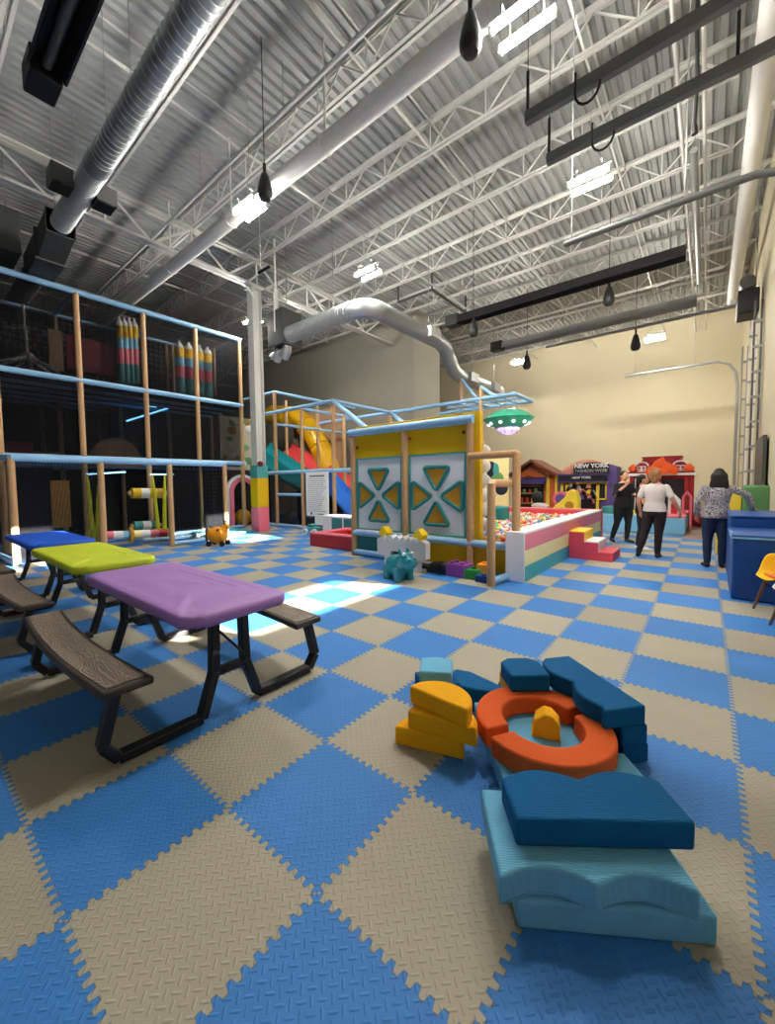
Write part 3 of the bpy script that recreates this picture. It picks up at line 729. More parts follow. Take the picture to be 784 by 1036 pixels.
for px in (176, 218): 
    a = onx(px, 400, -13.4); b.cyl((-13.4, a.y, a.z), (-13.4, a.y, a.z+1.6), .05, 10)
b.build('roller_upright', 'tan_dark', t, world=True)
# glowing blue strips under the middle deck
b = B(); b.tube([onx(129, 406, -13.5), onx(158, 412, -13.6)], .02, 6); b.tube([onx(128, 426, -13.5), onx(176, 411, -13.9)], .025, 6); b.build('light_strip', 'neon_blue', t, world=True)
b = B(); b.tube([onx(87, 480, -11.6), onx(127, 477.5, -11.6)], .018, 6); b.tube([onx(152, 480, -11.6), onx(176, 480, -11.6)], .018, 6); b.build('light_strip', 'neon_blue', t, world=True)
# yellow swing ropes with knotted loops
for px0, px1 in ((88, 93), (100, 99), (154, 160), (166.5, 166.5)):
    a = onx(px0, 480, -11.3); c = onx(px1, 535, -11.3)
    b = B(); b.tube([a, a.lerp(c, .3), a.lerp(c, .7), c], [.02, .045, .05, .06], 8); b.build('swing_rope', 'lime_rope', t, world=True)
    b = B(); b.tube([c+Vector((0, .10*math.sin(k*PI/6), -.2+.2*math.cos(k*PI/6))) for k in range(12)], .05, 7, closed=True); b.build('rope_loop', 'lime_rope', t, world=True)
# banded lying rollers
def lying(X, p, q, r, cols):
    a = onx(*p, X); c = onx(*q, X)
    r0 = bpy.data.objects.new('lying_roller', None); C.objects.link(r0); r0.parent = t; r0.location = a-Vector(t.location)
    for i, m_ in enumerate(cols):
        b = B(); b.cyl((c-a)*(i/len(cols)), (c-a)*((i+1)/len(cols)), r, 14); b.build('band', m_, r0)
    b = B(); b.cyl((a-c).normalized()*.08, (c-a)+(c-a).normalized()*.08, r*.45, 10); b.build('axle', 'tan_pad', r0)
lying(-10.9, (104, 542), (168, 539), .10, ['pink_vinyl', 'pit_white', 'soft_blue', 'pit_cream', 'pit_white', 'pink_vinyl', 'red_vinyl'])
lying(-11.6, (133, 499), (166, 499), .14, ['yellow_vinyl', 'pit_white', 'yellow_vinyl', 'orange_vinyl'])
lying(-11.6, (135, 532), (160, 531), .12, ['teal_pad', 'pit_white', 'teal_pad'])
a = onx(132, 541, -10.9); b = B(); b.tube([a+Vector((.14*math.cos(k*PI/8), .0, .14*math.sin(k*PI/8))) for k in range(16)], .05, 8, closed=True); b.build('orange_ring', 'orange_vinyl', t, world=True)
# dangling white climbing net
a = onx(23, 308, -13.6); c = onx(28, 360, -13.6)
b = B(); b.tube([a, c], .035, 7)
for k in range(9):
    g = k*2*PI/9; b.tube([c+Vector((.03*math.cos(g), .03*math.sin(g), .05)), c+Vector((.2*math.cos(g), .2*math.sin(g), -.12)), c+Vector((.62*math.cos(g), .62*math.sin(g), -.30))], [.05, .045, .03], 6)
b.ball(c, .14, .14, .1); b.build('hanging_net', 'light_grey', t, world=True)
# art panel and arch at the right end
ap = xrect('art_panel', 'art_grey', -12.5, (222, 420), (264, 476), .05, lab='pale panel with stone shapes')
random.seed(3)
for k in range(26):
    px = random.uniform(225, 262); py = random.uniform(424, 472); p = onx(px, py, -12.5); rr = random.uniform(.05, .17)
    b = B(); b.ball((-12.49, p.y, p.z), .02, rr, rr*random.uniform(.6, 1), 12); b.build('stone_relief', ('light_grey', 'mid_green', 'gold_mat')[k % 3], t, world=True)
a = onx(233, 541, -12.4); c = onx(259, 541, -12.4); top = onx(246, 483, -12.4).z
def arch_poly(y0, y1, z1, w):
    m_ = (y0+y1)/2; ro = (y1-y0)/2; ri = ro-w; zc = z1-ro
    out = [(y0, 0)]+[(m_-ro*math.cos(R(k*9)), zc+ro*math.sin(R(k*9))) for k in range(21)]+[(y1, 0)]
    inn = [(y1-w, 0)]+[(m_+ri*math.cos(R(k*9)), zc+ri*math.sin(R(k*9))) for k in range(21)]+[(y0+w, 0)]
    return out+inn
b = B(); b.prism(arch_poly(a.y, c.y, top, .13), -12.42, -12.3, axis='x'); b.build('arch_surround', 'pink_vinyl', t, world=True, smooth=False)
b = B(); b.prism(arch_poly(a.y-.1, c.y+.1, top+.1, .11), -12.46, -12.36, axis='x'); b.build('arch_surround', 'white_panel', t, world=True, smooth=False)
b = B(); b.box((-13.2, a.y, 0), (-13.14, c.y+.3, top)); b.build('dark_backing', 'black_pad', t, world=True, smooth=False)  # black sheet gives the arch opening its shade
# orange ball toy in the arch
p = onz(250, 533, .0); o = tag((lambda b: b.build('bouncy_ball', 'orange_vinyl'))(B().ball((-12.9, 7.95, .30), .30)), 'orange ball lying in the dark of the pink arch behind the column', 'ball')
b = B(); b.box((-11.9, 5.55, 0), (-10.75, 7.0, .07)); o = b.build('floor_mat', 'teal_pad', bevel=.02); tag(o, 'thin teal mat on the floor behind the yellow giraffe toy', 'mat')

# ================================================================ SLIDE FRAME IN THE MIDDLE
YS = 8.45
t = thing('climbing_gym', 'tall open frame of tan posts and pale blue beams behind the column, around the slides', 'climbing frame', (-10, YS, 0))
pA = ony(281, 532.6, YS).x; pB = ony(307.5, 535, YS).x; pC = ony(338, 480, YS).x
for x, z1 in ((pA, 4.64), (pB, 3.95), (pC, 3.95)):
    b = B(); post(b, x, YS, 0, z1, .06); b.build('post', 'tan_pad', t, world=True)
D = onz(395, 417.4, 3.95)
zb = 3.95
for x, y, z1 in ((pA-1.9, 10.4, 4.9), (pB, 10.4, 3.95), (pC, D.y, 3.95), (pA, 10.4, 4.64)):
    b = B(); post(b, x, y, 0, z1, .06); b.build('post', 'tan_pad', t, world=True)
rod(t, 'beam', 'sky_pad', (pC, YS, zb), (-12.9, YS, zb), .06)
rod(t, 'beam', 'sky_pad', (pA, YS, 4.64), (pA, 12.5, 4.64), .055)
rod(t, 'beam', 'sky_pad', (pA, YS, 4.64), (-13.6, YS, 4.64), .05)
rod(t, 'beam', 'sky_pad', (pC, YS, zb), (pC, D.y+.3, zb), .055)
rod(t, 'beam', 'sky_pad', (pA, 8.46, 3.55), (pA, 12, 3.55), .05)
rod(t, 'beam', 'sky_pad', (pB, YS, 3.9), (pB, D.y, 3.9), .05)
# long beam that reaches the saucer's carrier
E1 = onz(520.4, 398, zb); E2 = onz(539.5, 405.7, zb)
rod(t, 'beam', 'sky_pad', (-12.5, D.y, zb), (E1.x, D.y, zb), .06)
yF = (onz(476, 414, zb).y+E2.y)/2
rod(t, 'beam', 'sky_pad', (onz(440, 417.5, zb).x, yF, zb), (E1.x+.05, yF, zb), .055)
EX = E1.x; yR = D.y
for f in (0, .2, .4, .6, .8, 1.0):
    x = EX-2.3+2.3*f
    rod(t, 'beam', 'sky_pad', (x, yF, zb), (x, yR, zb), .05 if f == 1 else .035)
rod(t, 'beam', 'sky_pad', (EX-2.6, (yF+yR)/2, zb), (EX, (yF+yR)/2, zb), .035)
# uprights with stays over the panel wall
s1 = ony(466.5, 383, yF+.25); s2 = ony(486.5, 391, yR)
for s_, e, y in ((s1, ony(490, 402, yF+.25), yF+.25), (s2, ony(501, 402, yR), yR)):
    b = B(); post(b, s_.x, y, 0, s_.z, .055); b.build('post', 'tan_pad', t, world=True)
    rod(t, 'stay', 'sky_pad', s_, (e.x, y, zb), .05)
rod(t, 'stay', 'sky_pad', (pC, YS, zb), ony(372, 434.5, 6.45), .06)
rod(t, 'stay', 'sky_pad', (pC, D.y, zb), ony(409, 429, 7.2), .055)
rod(t, 'rail', 'sky_pad', (-12.2, YS, 1.87), (-6.6, YS, 1.87), .065)
rod(t, 'rail', 'sky_pad', (pA, YS, 1.12), (pB, YS, 1.12), .05)
rod(t, 'rail', 'sky_pad', (-12.2, YS, .06), (-9.4, YS, .06), .06)
for x0, x1, z0, z1 in ((-12.2, pA, .1, 1.85), (pA, pB, .1, 1.85), (pB, pC, .1, 1.85)):
    b = B(); b.add([(x0, YS+.02, z0), (x1, YS+.02, z0), (x1, YS+.02, z1), (x0, YS+.02, z1)], [(0, 1, 2, 3)]); b.build('netting', 'net', t, world=True, smooth=False)
b = B(); b.box((-14, 12.4, 0), (-8.2, 12.46, 1.75)); b.build('dark_backing', 'black_pad', t, world=True, smooth=False)  # black sheet added for the dark interior below the slides
b = B(); b.box((-15, 12.0, 1.8), (pA-.3, 12.06, 4.7)); b.build('dark_backing', 'tan_dark', t, world=True, smooth=False)

def slide(label, m_, pts, w, lip=.16, lanes=1, tilt=.4):
    t = thing('slide', label, 'slide', pts[0]); pts = [Vector(p) for p in pts]
    # trough running along pts in the XZ plane, width along Y
    dense = []
    for i in range(len(pts)-1):
        for k in range(6): dense.append(pts[i].lerp(pts[i+1], k/6))
    dense.append(pts[-1]); 
    for _ in range(6): dense = [dense[0]]+[(dense[i-1]+dense[i]*2+dense[i+1])/4 for i in range(1, len(dense)-1)]+[dense[-1]]
    sec = []
    for L in range(lanes):
        y0 = -w/2+w*L/lanes; y1 = y0+w/lanes
        sec += [(y0, lip), (y0+.05, lip+.01), (y0+.09, .03), (y0+.16, 0), (y1-.16, 0), (y1-.09, .03), (y1-.05, lip+.01), (y1, lip)]
    def f(i, j): p = dense[i]; return (p.x, p.y+sec[j][0], p.z+sec[j][1]+tilt*sec[j][0])
    b = B(); b.grid(f, len(dense)-1, len(sec)-1)
    b.build('chute', m_, t, world=True, solid=.03, angle=50)
    b = B()
    for p in (dense[len(dense)//3], dense[2*len(dense)//3], dense[-2]): b.cyl((p.x, p.y, 0), (p.x, p.y, p.z-.03), .05, 8)
    b.build('support', 'dark_navy', t, world=True)
    return t
Y1_ = 9.4
slide('double lane teal slide directly right of the white column', 'slide_teal', [ony(262, 456, Y1_), ony(268, 462, Y1_), ony(306, 489, Y1_), ony(320, 494, Y1_)], 1.1, lanes=2)
Y2_ = 11.0
slide('red slide between the teal slide and the yellow tube', 'slide_red', [ony(288, 456, Y2_), ony(296, 461, Y2_), ony(352, 494, Y2_), ony(366, 499, Y2_)], .9)
Y3_ = 9.6
slide('blue slide with a pale rim, half hidden by the panel wall', 'slide_blue', [ony(326, 484, Y3_), ony(335, 492, Y3_), ony(360, 521, Y3_), ony(372, 526, Y3_)], .8)
t = thing('tube_slide', 'yellow tube slide curving down before the grey wall', 'tube slide', (-12, 12, 0))
Y4_ = 11.7
P4 = [ony(276, 420, Y4_), ony(290, 421, Y4_), ony(303, 424, Y4_), ony(315, 436, Y4_), ony(324, 452, Y4_), ony(331, 470, Y4_), ony(338, 486, Y4_), ony(352, 496, Y4_)]
pp = []
for i in range(len(P4)-1):
    for k in range(5): pp.append(P4[i].lerp(P4[i+1], k/5))
pp.append(P4[-1])
for _ in range(5): pp = [pp[0]]+[(pp[i-1]+pp[i]*2+pp[i+1])/4 for i in range(1, len(pp)-1)]+[pp[-1]]
b = B(); b.tube(pp, .46, 22, cap=False); b.build('tube', 'tube_yellow', t, world=True)
for i in (6, 13, 20, 27):
    d = (pp[i+1]-pp[i-1]).normalized(); b = B(); b.tube([pp[i]-d*.03, pp[i]+d*.03], .5, 22); b.build('flange', 'tube_yellow', t, world=True)
b = B(); 
for i in (10, 22): b.cyl((pp[i].x, pp[i].y, 0), (pp[i].x, pp[i].y, pp[i].z-.44), .05, 8)
b.build('support', 'dark_navy', t, world=True)

# rules board on the rail
a = ony(309.5, 478, 8.34); c = ony(333, 532, 8.34)
t = thing('rules_board', 'white rules board full of small print, hung on the slide frame', 'sign', ((a.x+c.x)/2, 8.34, c.z))
b = B(); W = c.x-a.x; Hh = a.z-c.z
b.prism([(-W/2+W*.38, 0), (W/2, 0), (W/2, Hh), (-W/2, Hh), (-W/2, Hh*.16), (-W/2+W*.38, Hh*.16)], -.015, .015, axis='y'); b.build('board', 'sign_white', t, bevel=.006)
random.seed(11); b = B()
b.box((-W*.32, -.018, Hh*.91), (W*.34, -.0151, Hh*.94))
for k in range(17):
    z = Hh*(.87-.038*k); e = random.uniform(.12, .42); x = -W*.42
    while x < W*e:
        l_ = random.uniform(.03, .12); b.box((x, -.018, z-.009), (min(x+l_, W*.43), -.0151, z+.006)); x += l_+.018
b.build('printed_line', 'ink', t, smooth=False)
b = B(); b.box((-W*.3, -.018, Hh*.19), (-W*.22, -.0151, Hh*.24)); b.box((W*.02, -.018, Hh*.2), (W*.3, -.0151, Hh*.215)); b.build('printed_mark', 'ink', t, smooth=False)

# soft bench box, wheeled toy and little red pit
yb_ = 7.55
a = ony(326, 521, yb_); c = ony(362, 536, yb_)
t = thing('soft_box', 'white and teal padded box behind the low red pit', 'soft block', (a.x, yb_, 0))
b = B(); b.box((a.x, yb_, 0), (c.x+.3, yb_+.5, a.z)); b.build('box', 'pit_white', t, world=True, bevel=.03)
for f in (.28, .62):
    x0 = a.x+(c.x-a.x)*f; b = B(); b.box((x0, yb_-.012, .12), (x0+(c.x-a.x)*.30, yb_+.01, a.z-.06)); b.build('patch', 'teal_vinyl', t, world=True, bevel=.01)
p = onz(316, 541, 0)
t = thing('push_toy', 'small teal push toy with white wheels beside the red pit corner', 'toy', (p.x, p.y, 0))
b = B(); b.box((-.18, -.12, .12), (.34, .12, .24)); b.box((-.1, -.1, .24), (.1, .1, .32)); b.build('body', 'teal_pad', t, bevel=.03)
for sx_ in (-.14, .26):
    for sy in (-.15, .15):
        b = B(); b.cyl((sx_, sy-.03, .1), (sx_, sy+.03, .1), .1, 16); b.build('wheel', 'pit_white', t)
        b = B(); b.cyl((sx_, sy-.035, .1), (sx_, sy+.035, .1), .035, 10); b.build('hub', 'teal_pad', t)
t = thing('toddler_pit', 'low red padded pit with a pink rim, left of the panel wall', 'soft pit', (-6.2, 6.9, 0))
x0, x1, y0, y1, h = -7.32, -5.05, 6.27, 7.55, .32
for lo, hi in (((x0, y0, 0), (x1, y0+.28, h-.03)), ((x0, y0+.28, 0), (x0+.28, y1, h-.03)), ((x0+.28, y1-.28, 0), (x1, y1, h-.03)), ((x1-.28, y0+.28, 0), (x1, y1-.28, h-.03))):
    b = B(); b.box(lo, hi); b.build('border', 'red_vinyl', t, world=True, bevel=.02)
    b = B(); b.box((lo[0], lo[1], h-.03), (hi[0], hi[1], h)); b.build('rim', 'pink_vinyl', t, world=True, bevel=.01)
b = B(); b.box((x0+.28, y0+.28, 0), (x1-.28, y1-.28, .05)); b.build('pit_floor', 'pit_red', t, world=True)
# ================================================================ PANEL WALL WITH THE TRIANGLE WINDOWS
YP = 6.0
t = thing('panel_wall', 'yellow, white and teal panel wall with eight triangle windows and tan posts', 'panel wall', (-4.3, YP, 0))
X3 = [-5.6, -4.3, -2.99]
for x in X3:
    b = B(); post(b, x, YP, 0, 2.48, .062); b.build('post', 'tan_pad', t, world=True)
zl = (ony(358, 538.6, YP).z+ony(470, 548.5, YP).z)/2
rod(t, 'rail', 'sky_pad', (X3[0]-.08, YP-.01, 2.50), (X3[2]+.06, YP-.01, 2.50), .075)
rod(t, 'rail', 'sky_pad', (X3[0], YP, zl), (-2.33, YP, zl), .062)
rod(t, 'rail', 'sky_pad', (X3[0], YP, .07), (X3[1]-.1, YP, .07), .062)
b = B(); b.box((X3[0]+.05, YP+.03, 1.98), (X3[2]+.13, YP+.12, 2.62)); b.box((X3[2]+.06, YP+.02, .0), (X3[2]+.16, YP+.14, 2.62)); b.build('yellow_back', 'yellow_vinyl', t, world=True, bevel=.01)
b = B(); b.box((X3[0]+.05, YP+.03, .1), (X3[1], YP+.1, zl)); b.build('lower_pad', 'teal_vinyl', t, world=True, bevel=.01)
b = B(); b.box((X3[1], YP+.03, .02), (-2.3, YP+.1, zl)); b.build('lower_pad', 'yellow_vinyl', t, world=True, bevel=.01)
for i in (0, 1):
    xa, xb = X3[i]+.075, X3[i+1]-.075; z0 = zl+.07; z1 = 1.98
    b = B(); b.box((xa, YP+.03, z0), (xb, YP+.09, z1)); b.build('white_panel', 'white_panel', t, world=True, bevel=.005)
    b = B()
    for lo, hi in (((xa, YP+.0, z0), (xa+.035, YP+.03, z1)), ((xb-.035, YP+.0, z0), (xb, YP+.03, z1)), ((xa+.035, YP, z1-.03), (xb-.035, YP+.03, z1)), ((xa+.035, YP, z0), (xb-.035, YP+.03, z0+.03))): b.box(lo, hi)
    b.build('panel_edging', 'teal_pad', t, world=True, smooth=False)
    cx_, cz = (xa+xb)/2, (z0+z1)/2-.02
    for k in range(4):
        m_ = Matrix.Translation((cx_, YP+.02, cz)) @ Matrix.Rotation(k*PI/2, 4, 'Y')
        tri = [(-.265, .505), (.265, .505), (0, .085)]
        b = B(); b.prism([(-.25, .495), (0, .10), (.25, .495)], -.005, .012, m=m_, axis='y'); b.build('triangle_window', 'orange_vinyl', t, world=True, smooth=False)
        pts = []
        for q in range(3):
            A_, B_, C_ = Vector(tri[q-1]), Vector(tri[q]), Vector(tri[(q+1) % 3])
            for f in range(4): pts.append(B_+(A_-B_).normalized()*.07*(1-f/3)**2+(C_-B_).normalized()*.07*(f/3)**2)
        b = B(); b.tube([m_ @ Vector((p.x, -.01, p.y)) for p in pts], .033, 8, closed=True); b.build('window_frame', 'teal_vinyl', t, world=True, angle=60)
for x, z in ((-5.5, 2.2), (-4.2, 2.28), (-3.12, 2.3)):
    b = B(); b.ball((x, YP+.02, z), .03); b.build('strap_knob', 'maroon_pad', t, world=True)

# tan gate rails beside it
t = thing('gate_rails', 'two nested tan padded gate hoops at the right end of the panel wall', 'gate', (-2.3, 5.7, 0))
zt = ony(500, 460.5, YP).z
b = B(); b.tube([(X3[2]+.02, YP-.08, zt), (-2.2, YP-.08, zt), (-2.2, YP-.08, zt), (-2.2, YP-.08, 0)], .06, 10); b.build('tall_hoop', 'tan_pad', t, world=True)
z2 = onx(495.5, 489.5, -2.33).z
b = B(); b.tube([(-2.33, 5.32, 0), (-2.33, 5.32, z2), (-2.33, 5.36, z2+.01), (-2.3, 5.92, z2)], .058, 10); b.build('low_hoop', 'tan_pad', t, world=True)
b = B(); b.cyl((-2.33, 5.36, .06), (-2.27, 5.9, .06), .055, 12); b.build('base_rail', 'sky_pad', t, world=True)

# ---- ball pit
t = thing('ball_pit', 'big ball pit with walls striped pink, cream and turquoise and a white top', 'ball pit', (-4.5, 8.5, 0))
def wall_strips(x0, x1, y0, y1, h, cols):
    for i, m_ in enumerate(cols):
        b = B(); b.box((x0, y0, h*i/len(cols)), (x1, y1, h*(i+1)/len(cols))); b.build('stripe', m_, t, world=True, bevel=.004)
HP = .70
wall_strips(-2.28, -2.02, 5.80, 11.15, HP, ['pit_teal', 'pit_cream', 'pit_pink'])
b = B(); b.box((-2.30, 5.76, 0), (-2.02, 5.80, HP+.04)); b.build('end_face', 'pit_white', t, world=True, bevel=.01)
b = B(); b.box((-2.30, 5.80, HP), (-2.02, 11.15, HP+.04)); b.build('top_cap', 'pit_white', t, world=True, bevel=.01)
b = B(); b.box((-4.95, 11.15, 0), (-2.02, 11.42, HP)); b.build('far_wall', 'pit_red', t, world=True, bevel=.01)
b = B(); b.box((-4.95, 11.15, HP), (-2.02, 11.42, HP+.04)); b.build('top_cap', 'pink_vinyl', t, world=True, bevel=.01)
b = B(); b.box((-4.95, 7.9, 0), (-4.75, 11.15, HP)); b.build('side_wall', 'pit_pink', t, world=True, bevel=.01)
b = B(); b.box((-4.95, 6.5, 0), (-4.75, 7.9, HP)); b.build('side_wall', 'pit_pink', t, world=True, bevel=.01)
b = B(); b.prism([(-4.75, 6.16), (-2.30, 6.16), (-2.30, 11.15), (-4.75, 11.15)], 0, .50); b.build('inner_base', 'pit_cream', t, world=True)
cols = ['ball_red', 'ball_yellow', 'ball_blue', 'ball_green', 'ball_white', 'ball_orange', 'ball_pink']
word = {'ball_red': 'red', 'ball_yellow': 'yellow', 'ball_blue': 'blue', 'ball_green': 'green', 'ball_white': 'white', 'ball_orange': 'orange', 'ball_pink': 'pink'}
random.seed(5)
R_ = .042
spots = []
nx = int((4.7-2.36)/(R_*2)); 
y = 6.22
while y < 11.1:
    x = -2.36
    while x > -4.7:
        if True:
            spots.append((x+random.uniform(-.012, .012), y+random.uniform(-.012, .012), 0.50+R_+random.choice((0, 0, .03, .05))))
        x -= R_*2.05
    y += R_*2.05
vis = [s for s in spots if (-.5 < s[0]/s[1] < -.365 and s[1] < 8.0) or (s[0] < -3.12 and s[0]/s[1] > -.375)]
vis.sort(key=lambda s: s[0]**2+s[1]**2)
seen = vis[:300]; sset = set(seen)
protos = {}
for k, s in enumerate(seen):
    c_ = random.choice(cols)
    if c_ not in protos: o = B().ball((0, 0, 0), R_, n=10).build('pit_ball', c_); protos[c_] = o
    else: o = protos[c_].copy(); C.objects.link(o)
    o.location = s; tag(o, 'small %s plastic ball near the gate end of the ball pit' % word[c_], 'ball', word[c_]+' pit balls near the gate')
rest = [s for s in spots if s not in sset]
mixb = {c_: B() for c_ in cols}
for s in rest: mixb[random.choice(cols)].ball(s, R_, n=8)
me = bpy.data.meshes.new('pit_balls'); V_ = []; F_ = []; MI = []
for i, c_ in enumerate(cols):
    o0 = len(V_); V_ += mixb[c_].v; F_ += [tuple(a+o0 for a in f) for f in mixb[c_].f]; MI += [i]*len(mixb[c_].f); me.materials.append(M[c_])
me.from_pydata(V_, [], F_); me.update(); me.polygons.foreach_set('material_index', MI); me.shade_smooth()
o = bpy.data.objects.new('ball_sea', me); C.objects.link(o); tag(o, 'layer of many small coloured plastic balls filling the ball pit', 'balls', kind='stuff')
# steps up to the pit
t = thing('soft_steps', 'three padded steps with yellow, white and red treads against the ball pit', 'steps', (-1.65, 8.5, 0))
b = B(); b.prism([(-2.01, 0), (-1.27, 0), (-1.27, .14), (-1.51, .14), (-1.51, .325), (-1.75, .325), (-1.75, .50), (-2.01, .50)], 8.16, 8.92, axis='y'); b.build('step_body', 'step_red', t, world=True, bevel=.008)
for x0, x1, z, m_, lab in ((-2.01, -1.75, .50, 'step_yellow', 'yellow top tread'), (-1.75, -1.51, .325, 'pit_white', 'white middle tread'), (-1.51, -1.27, .14, 'step_red', 'red bottom tread')):
    b = B(); b.box((x0, 8.16, z), (x1, 8.92, z+.025)); o = b.build('tread', m_, t, world=True, bevel=.008); o['label'] = lab
for x, z0, z1, m_, lab in ((-1.75, .325, .5, 'step_yellow', 'yellow upper riser'), (-1.51, .14, .325, 'pit_white', 'white lower riser')):
    b = B(); b.box((x-.004, 8.17, z0+.025), (x+.006, 8.91, z1)); o = b.build('riser', m_, t, world=True); o['label'] = lab
# things seen through the gate
t = thing('pebble_pole', 'tan pole strung with round white pebble pads just inside the gate', 'climbing toy', (-3.02, 6.5, 0))
b = B(); b.cyl((-3.02, 6.5, .40), (-3.02, 6.5, 2.2), .05, 10); b.build('pole', 'tan_pad', t, world=True)
for k in range(6):
    b = B(); b.ball((-2.98, 6.48, .75+.25*k), .13, .08, .12, 14); b.build('pebble_pad', 'light_grey', t, world=True)
t = thing('art_board', 'pale board with blue and green egg shapes beyond the ball pit gate', 'panel', (-5.2, 11.05, 0))
a = ony(488, 462, 11.1); c = ony(514, 512, 11.1)
b = B(); b.box((a.x, 11.08, .40), (c.x, 11.14, a.z)); b.build('board', 'house_cream', t, world=True)
for px, py, m_, r1, r2 in ((497, 475, 'dark_navy', .16, .24), (501, 475, 'teal_pad', .12, .2), (503, 485, 'mid_green', .2, .22), (493, 486, 'maroon_pad', .1, .12), (507, 494, 'dark_navy', .2, .2), (498, 500, 'light_grey', .15, .12)):
    p = ony(px, py, 11.08); b = B(); b.ball((p.x, 11.08, p.z), r1, .03, r2, 14); b.build('egg_shape', m_, t, world=True)
t = thing('teal_float', 'teal soft block sticking out of the balls behind the gate', 'soft block', (-3.6, 8.8, .50))
b = B(); b.box((-.35, -.25, -.02), (.1, .25, .42)); b.build('block', 'teal_vinyl', t, bevel=.06)

# ---- flying saucer under its carrier
yU = (yF+yR)/2-.1
l_ = ony(485.5, 424, yU); r_ = ony(546, 424, yU); RU = (r_.x-l_.x)/2*1.0*math.cos(R(0)); 
cU = (l_+r_)/2
t = thing('flying_saucer', 'hanging green flying saucer with white lights and a violet glowing dome underneath', 'flying saucer', cU)
ru = (r_-l_).length/2*.80
b = B(); b.lathe([(.02, .22*ru/.55), (.18*ru/.55, .21*ru/.55), (.36*ru/.55, .14*ru/.55), (ru*.97, .02), (ru, 0), (ru*.97, -.02)], n=40); b.build('upper_shell', 'ufo_green', t)
b = B(); b.lathe([(ru*.97, -.02), (ru*.75, -.12*ru/.55), (ru*.46, -.2*ru/.55), (ru*.4, -.2*ru/.55)], n=40); b.build('lower_shell', 'ufo_green', t)
b = B(); b.lathe([(ru*.44, -.19*ru/.55), (ru*.43, -.24*ru/.55), (ru*.3, -.31*ru/.55), (ru*.1, -.345*ru/.55), (.005, -.35*ru/.55)], n=30); b.build('glow_dome', 'ufo_violet', t)
for k in range(10):
    g = 2*PI*k/10+.3; b = B(); b.ball((ru*.78*math.cos(g), ru*.78*math.sin(g), -.105*ru/.55), .035*ru/.55, n=8); b.build('lamp', 'ufo_led', t)
for k in range(8):
    g = 2*PI*k/8; b = B(); b.bar((ru*.455*math.cos(g), ru*.455*math.sin(g), -.19*ru/.55), (ru*.31*math.cos(g), ru*.31*math.sin(g), -.315*ru/.55), .02); b.build('dome_rib', 'grey_metal', t, smooth=False)
b = B()
for sx_, sy in ((-.35, 0), (.35, 0), (0, .3), (0, -.3)): b.cyl((sx_*ru, sy*ru, .1), (sx_*ru, sy*ru, zb-cU.z), .008, 5)
b.build('hanging_wire', 'grey_metal', t)

# ---- toys at the panel wall
p = onz(404, 586, 0)
t = thing('hippo_hopper', 'teal rubber hippo ride-on toy standing before the white toy castle', 'toy animal', (p.x, p.y, 0), R(-18))
def blob(parts, vox=.01, it=4):                        # melt solids into one smooth body
    b = B()
    for f in parts: f(b)
    me = bpy.data.meshes.new('tmp'); me.from_pydata(b.v, [], b.f); me.update()
    ob = bpy.data.objects.new('tmp', me); C.objects.link(ob)
    d = ob.modifiers.new('r', 'REMESH'); d.mode = 'VOXEL'; d.voxel_size = vox
    d = ob.modifiers.new('s', 'SMOOTH'); d.iterations = it; d.factor = .5
    dg = bpy.context.evaluated_depsgraph_get(); dg.update()
    m2 = bpy.data.meshes.new_from_object(ob.evaluated_get(dg))
    o = B(); o.v = [tuple(v.co) for v in m2.vertices]; o.f = [tuple(q.vertices) for q in m2.polygons]
    bpy.data.objects.remove(ob); bpy.data.meshes.remove(me); bpy.data.meshes.remove(m2)
    return o
hb = blob([lambda b: b.ball((-.05, 0, .21), .24, .17, .17, 20), lambda b: b.ball((.17, 0, .33), .13, .115, .12, 18), lambda b: b.ball((.27, 0, .29), .11, .12, .09, 18), lambda b: b.ball((.1, 0, .27), .13, .13, .14, 18),
           lambda b: [b.tube([(x, y, .2), (x+.01, y*1.05, .07), (x+.02, y*1.05, .0)], [.08, .07, .075], 12) for x in (-.17, .1) for y in (-.1, .1)],
           lambda b: [b.ball((.12, y, .46), .025, .03, .045, 10) for y in (-.075, .075)], lambda b: [b.ball((.335, y, .36), .03, .025, .02, 10) for y in (-.05, .05)], lambda b: b.tube([(-.28, 0, .25), (-.33, 0, .2)], [.03, .015], 8)], .012)
hb.build('body', 'hippo_teal', t)
for y in (-.075, .075):
    b = B(); b.ball((.225, y, .425), .026, n=10); o = b.build('eye', 'eye_white', t); 
    b = B(); b.ball((.247, y*1.05, .428), .011, n=8); b.build('pupil', 'black_metal', o)
# castle
cA = ony(384, 548, 5.45); cB = ony(433, 548, 5.45); W = cB.x-cA.x
p0 = Vector(((cA.x+cB.x)/2, 5.45, 0))
t = thing('toy_castle', 'white toy castle with zigzag battlements and two yellow block towers, behind the teal hippo', 'toy castle', p0)
zt_ = ony(410, 547, 5.45).z; zh = ony(410, 562, 5.45).z
zz0 = .05
outer = [(-W*.34, 0), (-W*.34, zt_*.42), (-W*.5, zt_*.46), (-W*.5, zt_)]
n_ = 8
for k in range(n_+1): outer.append((-W*.5+W*k/n_, zt_+(.0 if k % 2 == 0 else .055)))
outer += [(W*.5, zt_*.46), (W*.34, zt_*.42), (W*.34, 0), (W*.2, 0), (W*.2, zt_*.62), (-W*.2, zt_*.62), (-W*.2, 0)]
b = B(); b.prism(outer, -.07, .07, axis='y'); b.build('wall_block', 'castle_white', t, bevel=.008, smooth=False)
for k in range(6):
    x = -W*.32+W*.64*k/5; b = B(); b.box((-.04, -.085, -.04), (.04, .085, .04), m=Matrix.Translation((x, 0, zt_+.03)) @ Matrix.Rotation(PI/4, 4, 'Y')); b.build('battlement', 'castle_white', t, bevel=.008)
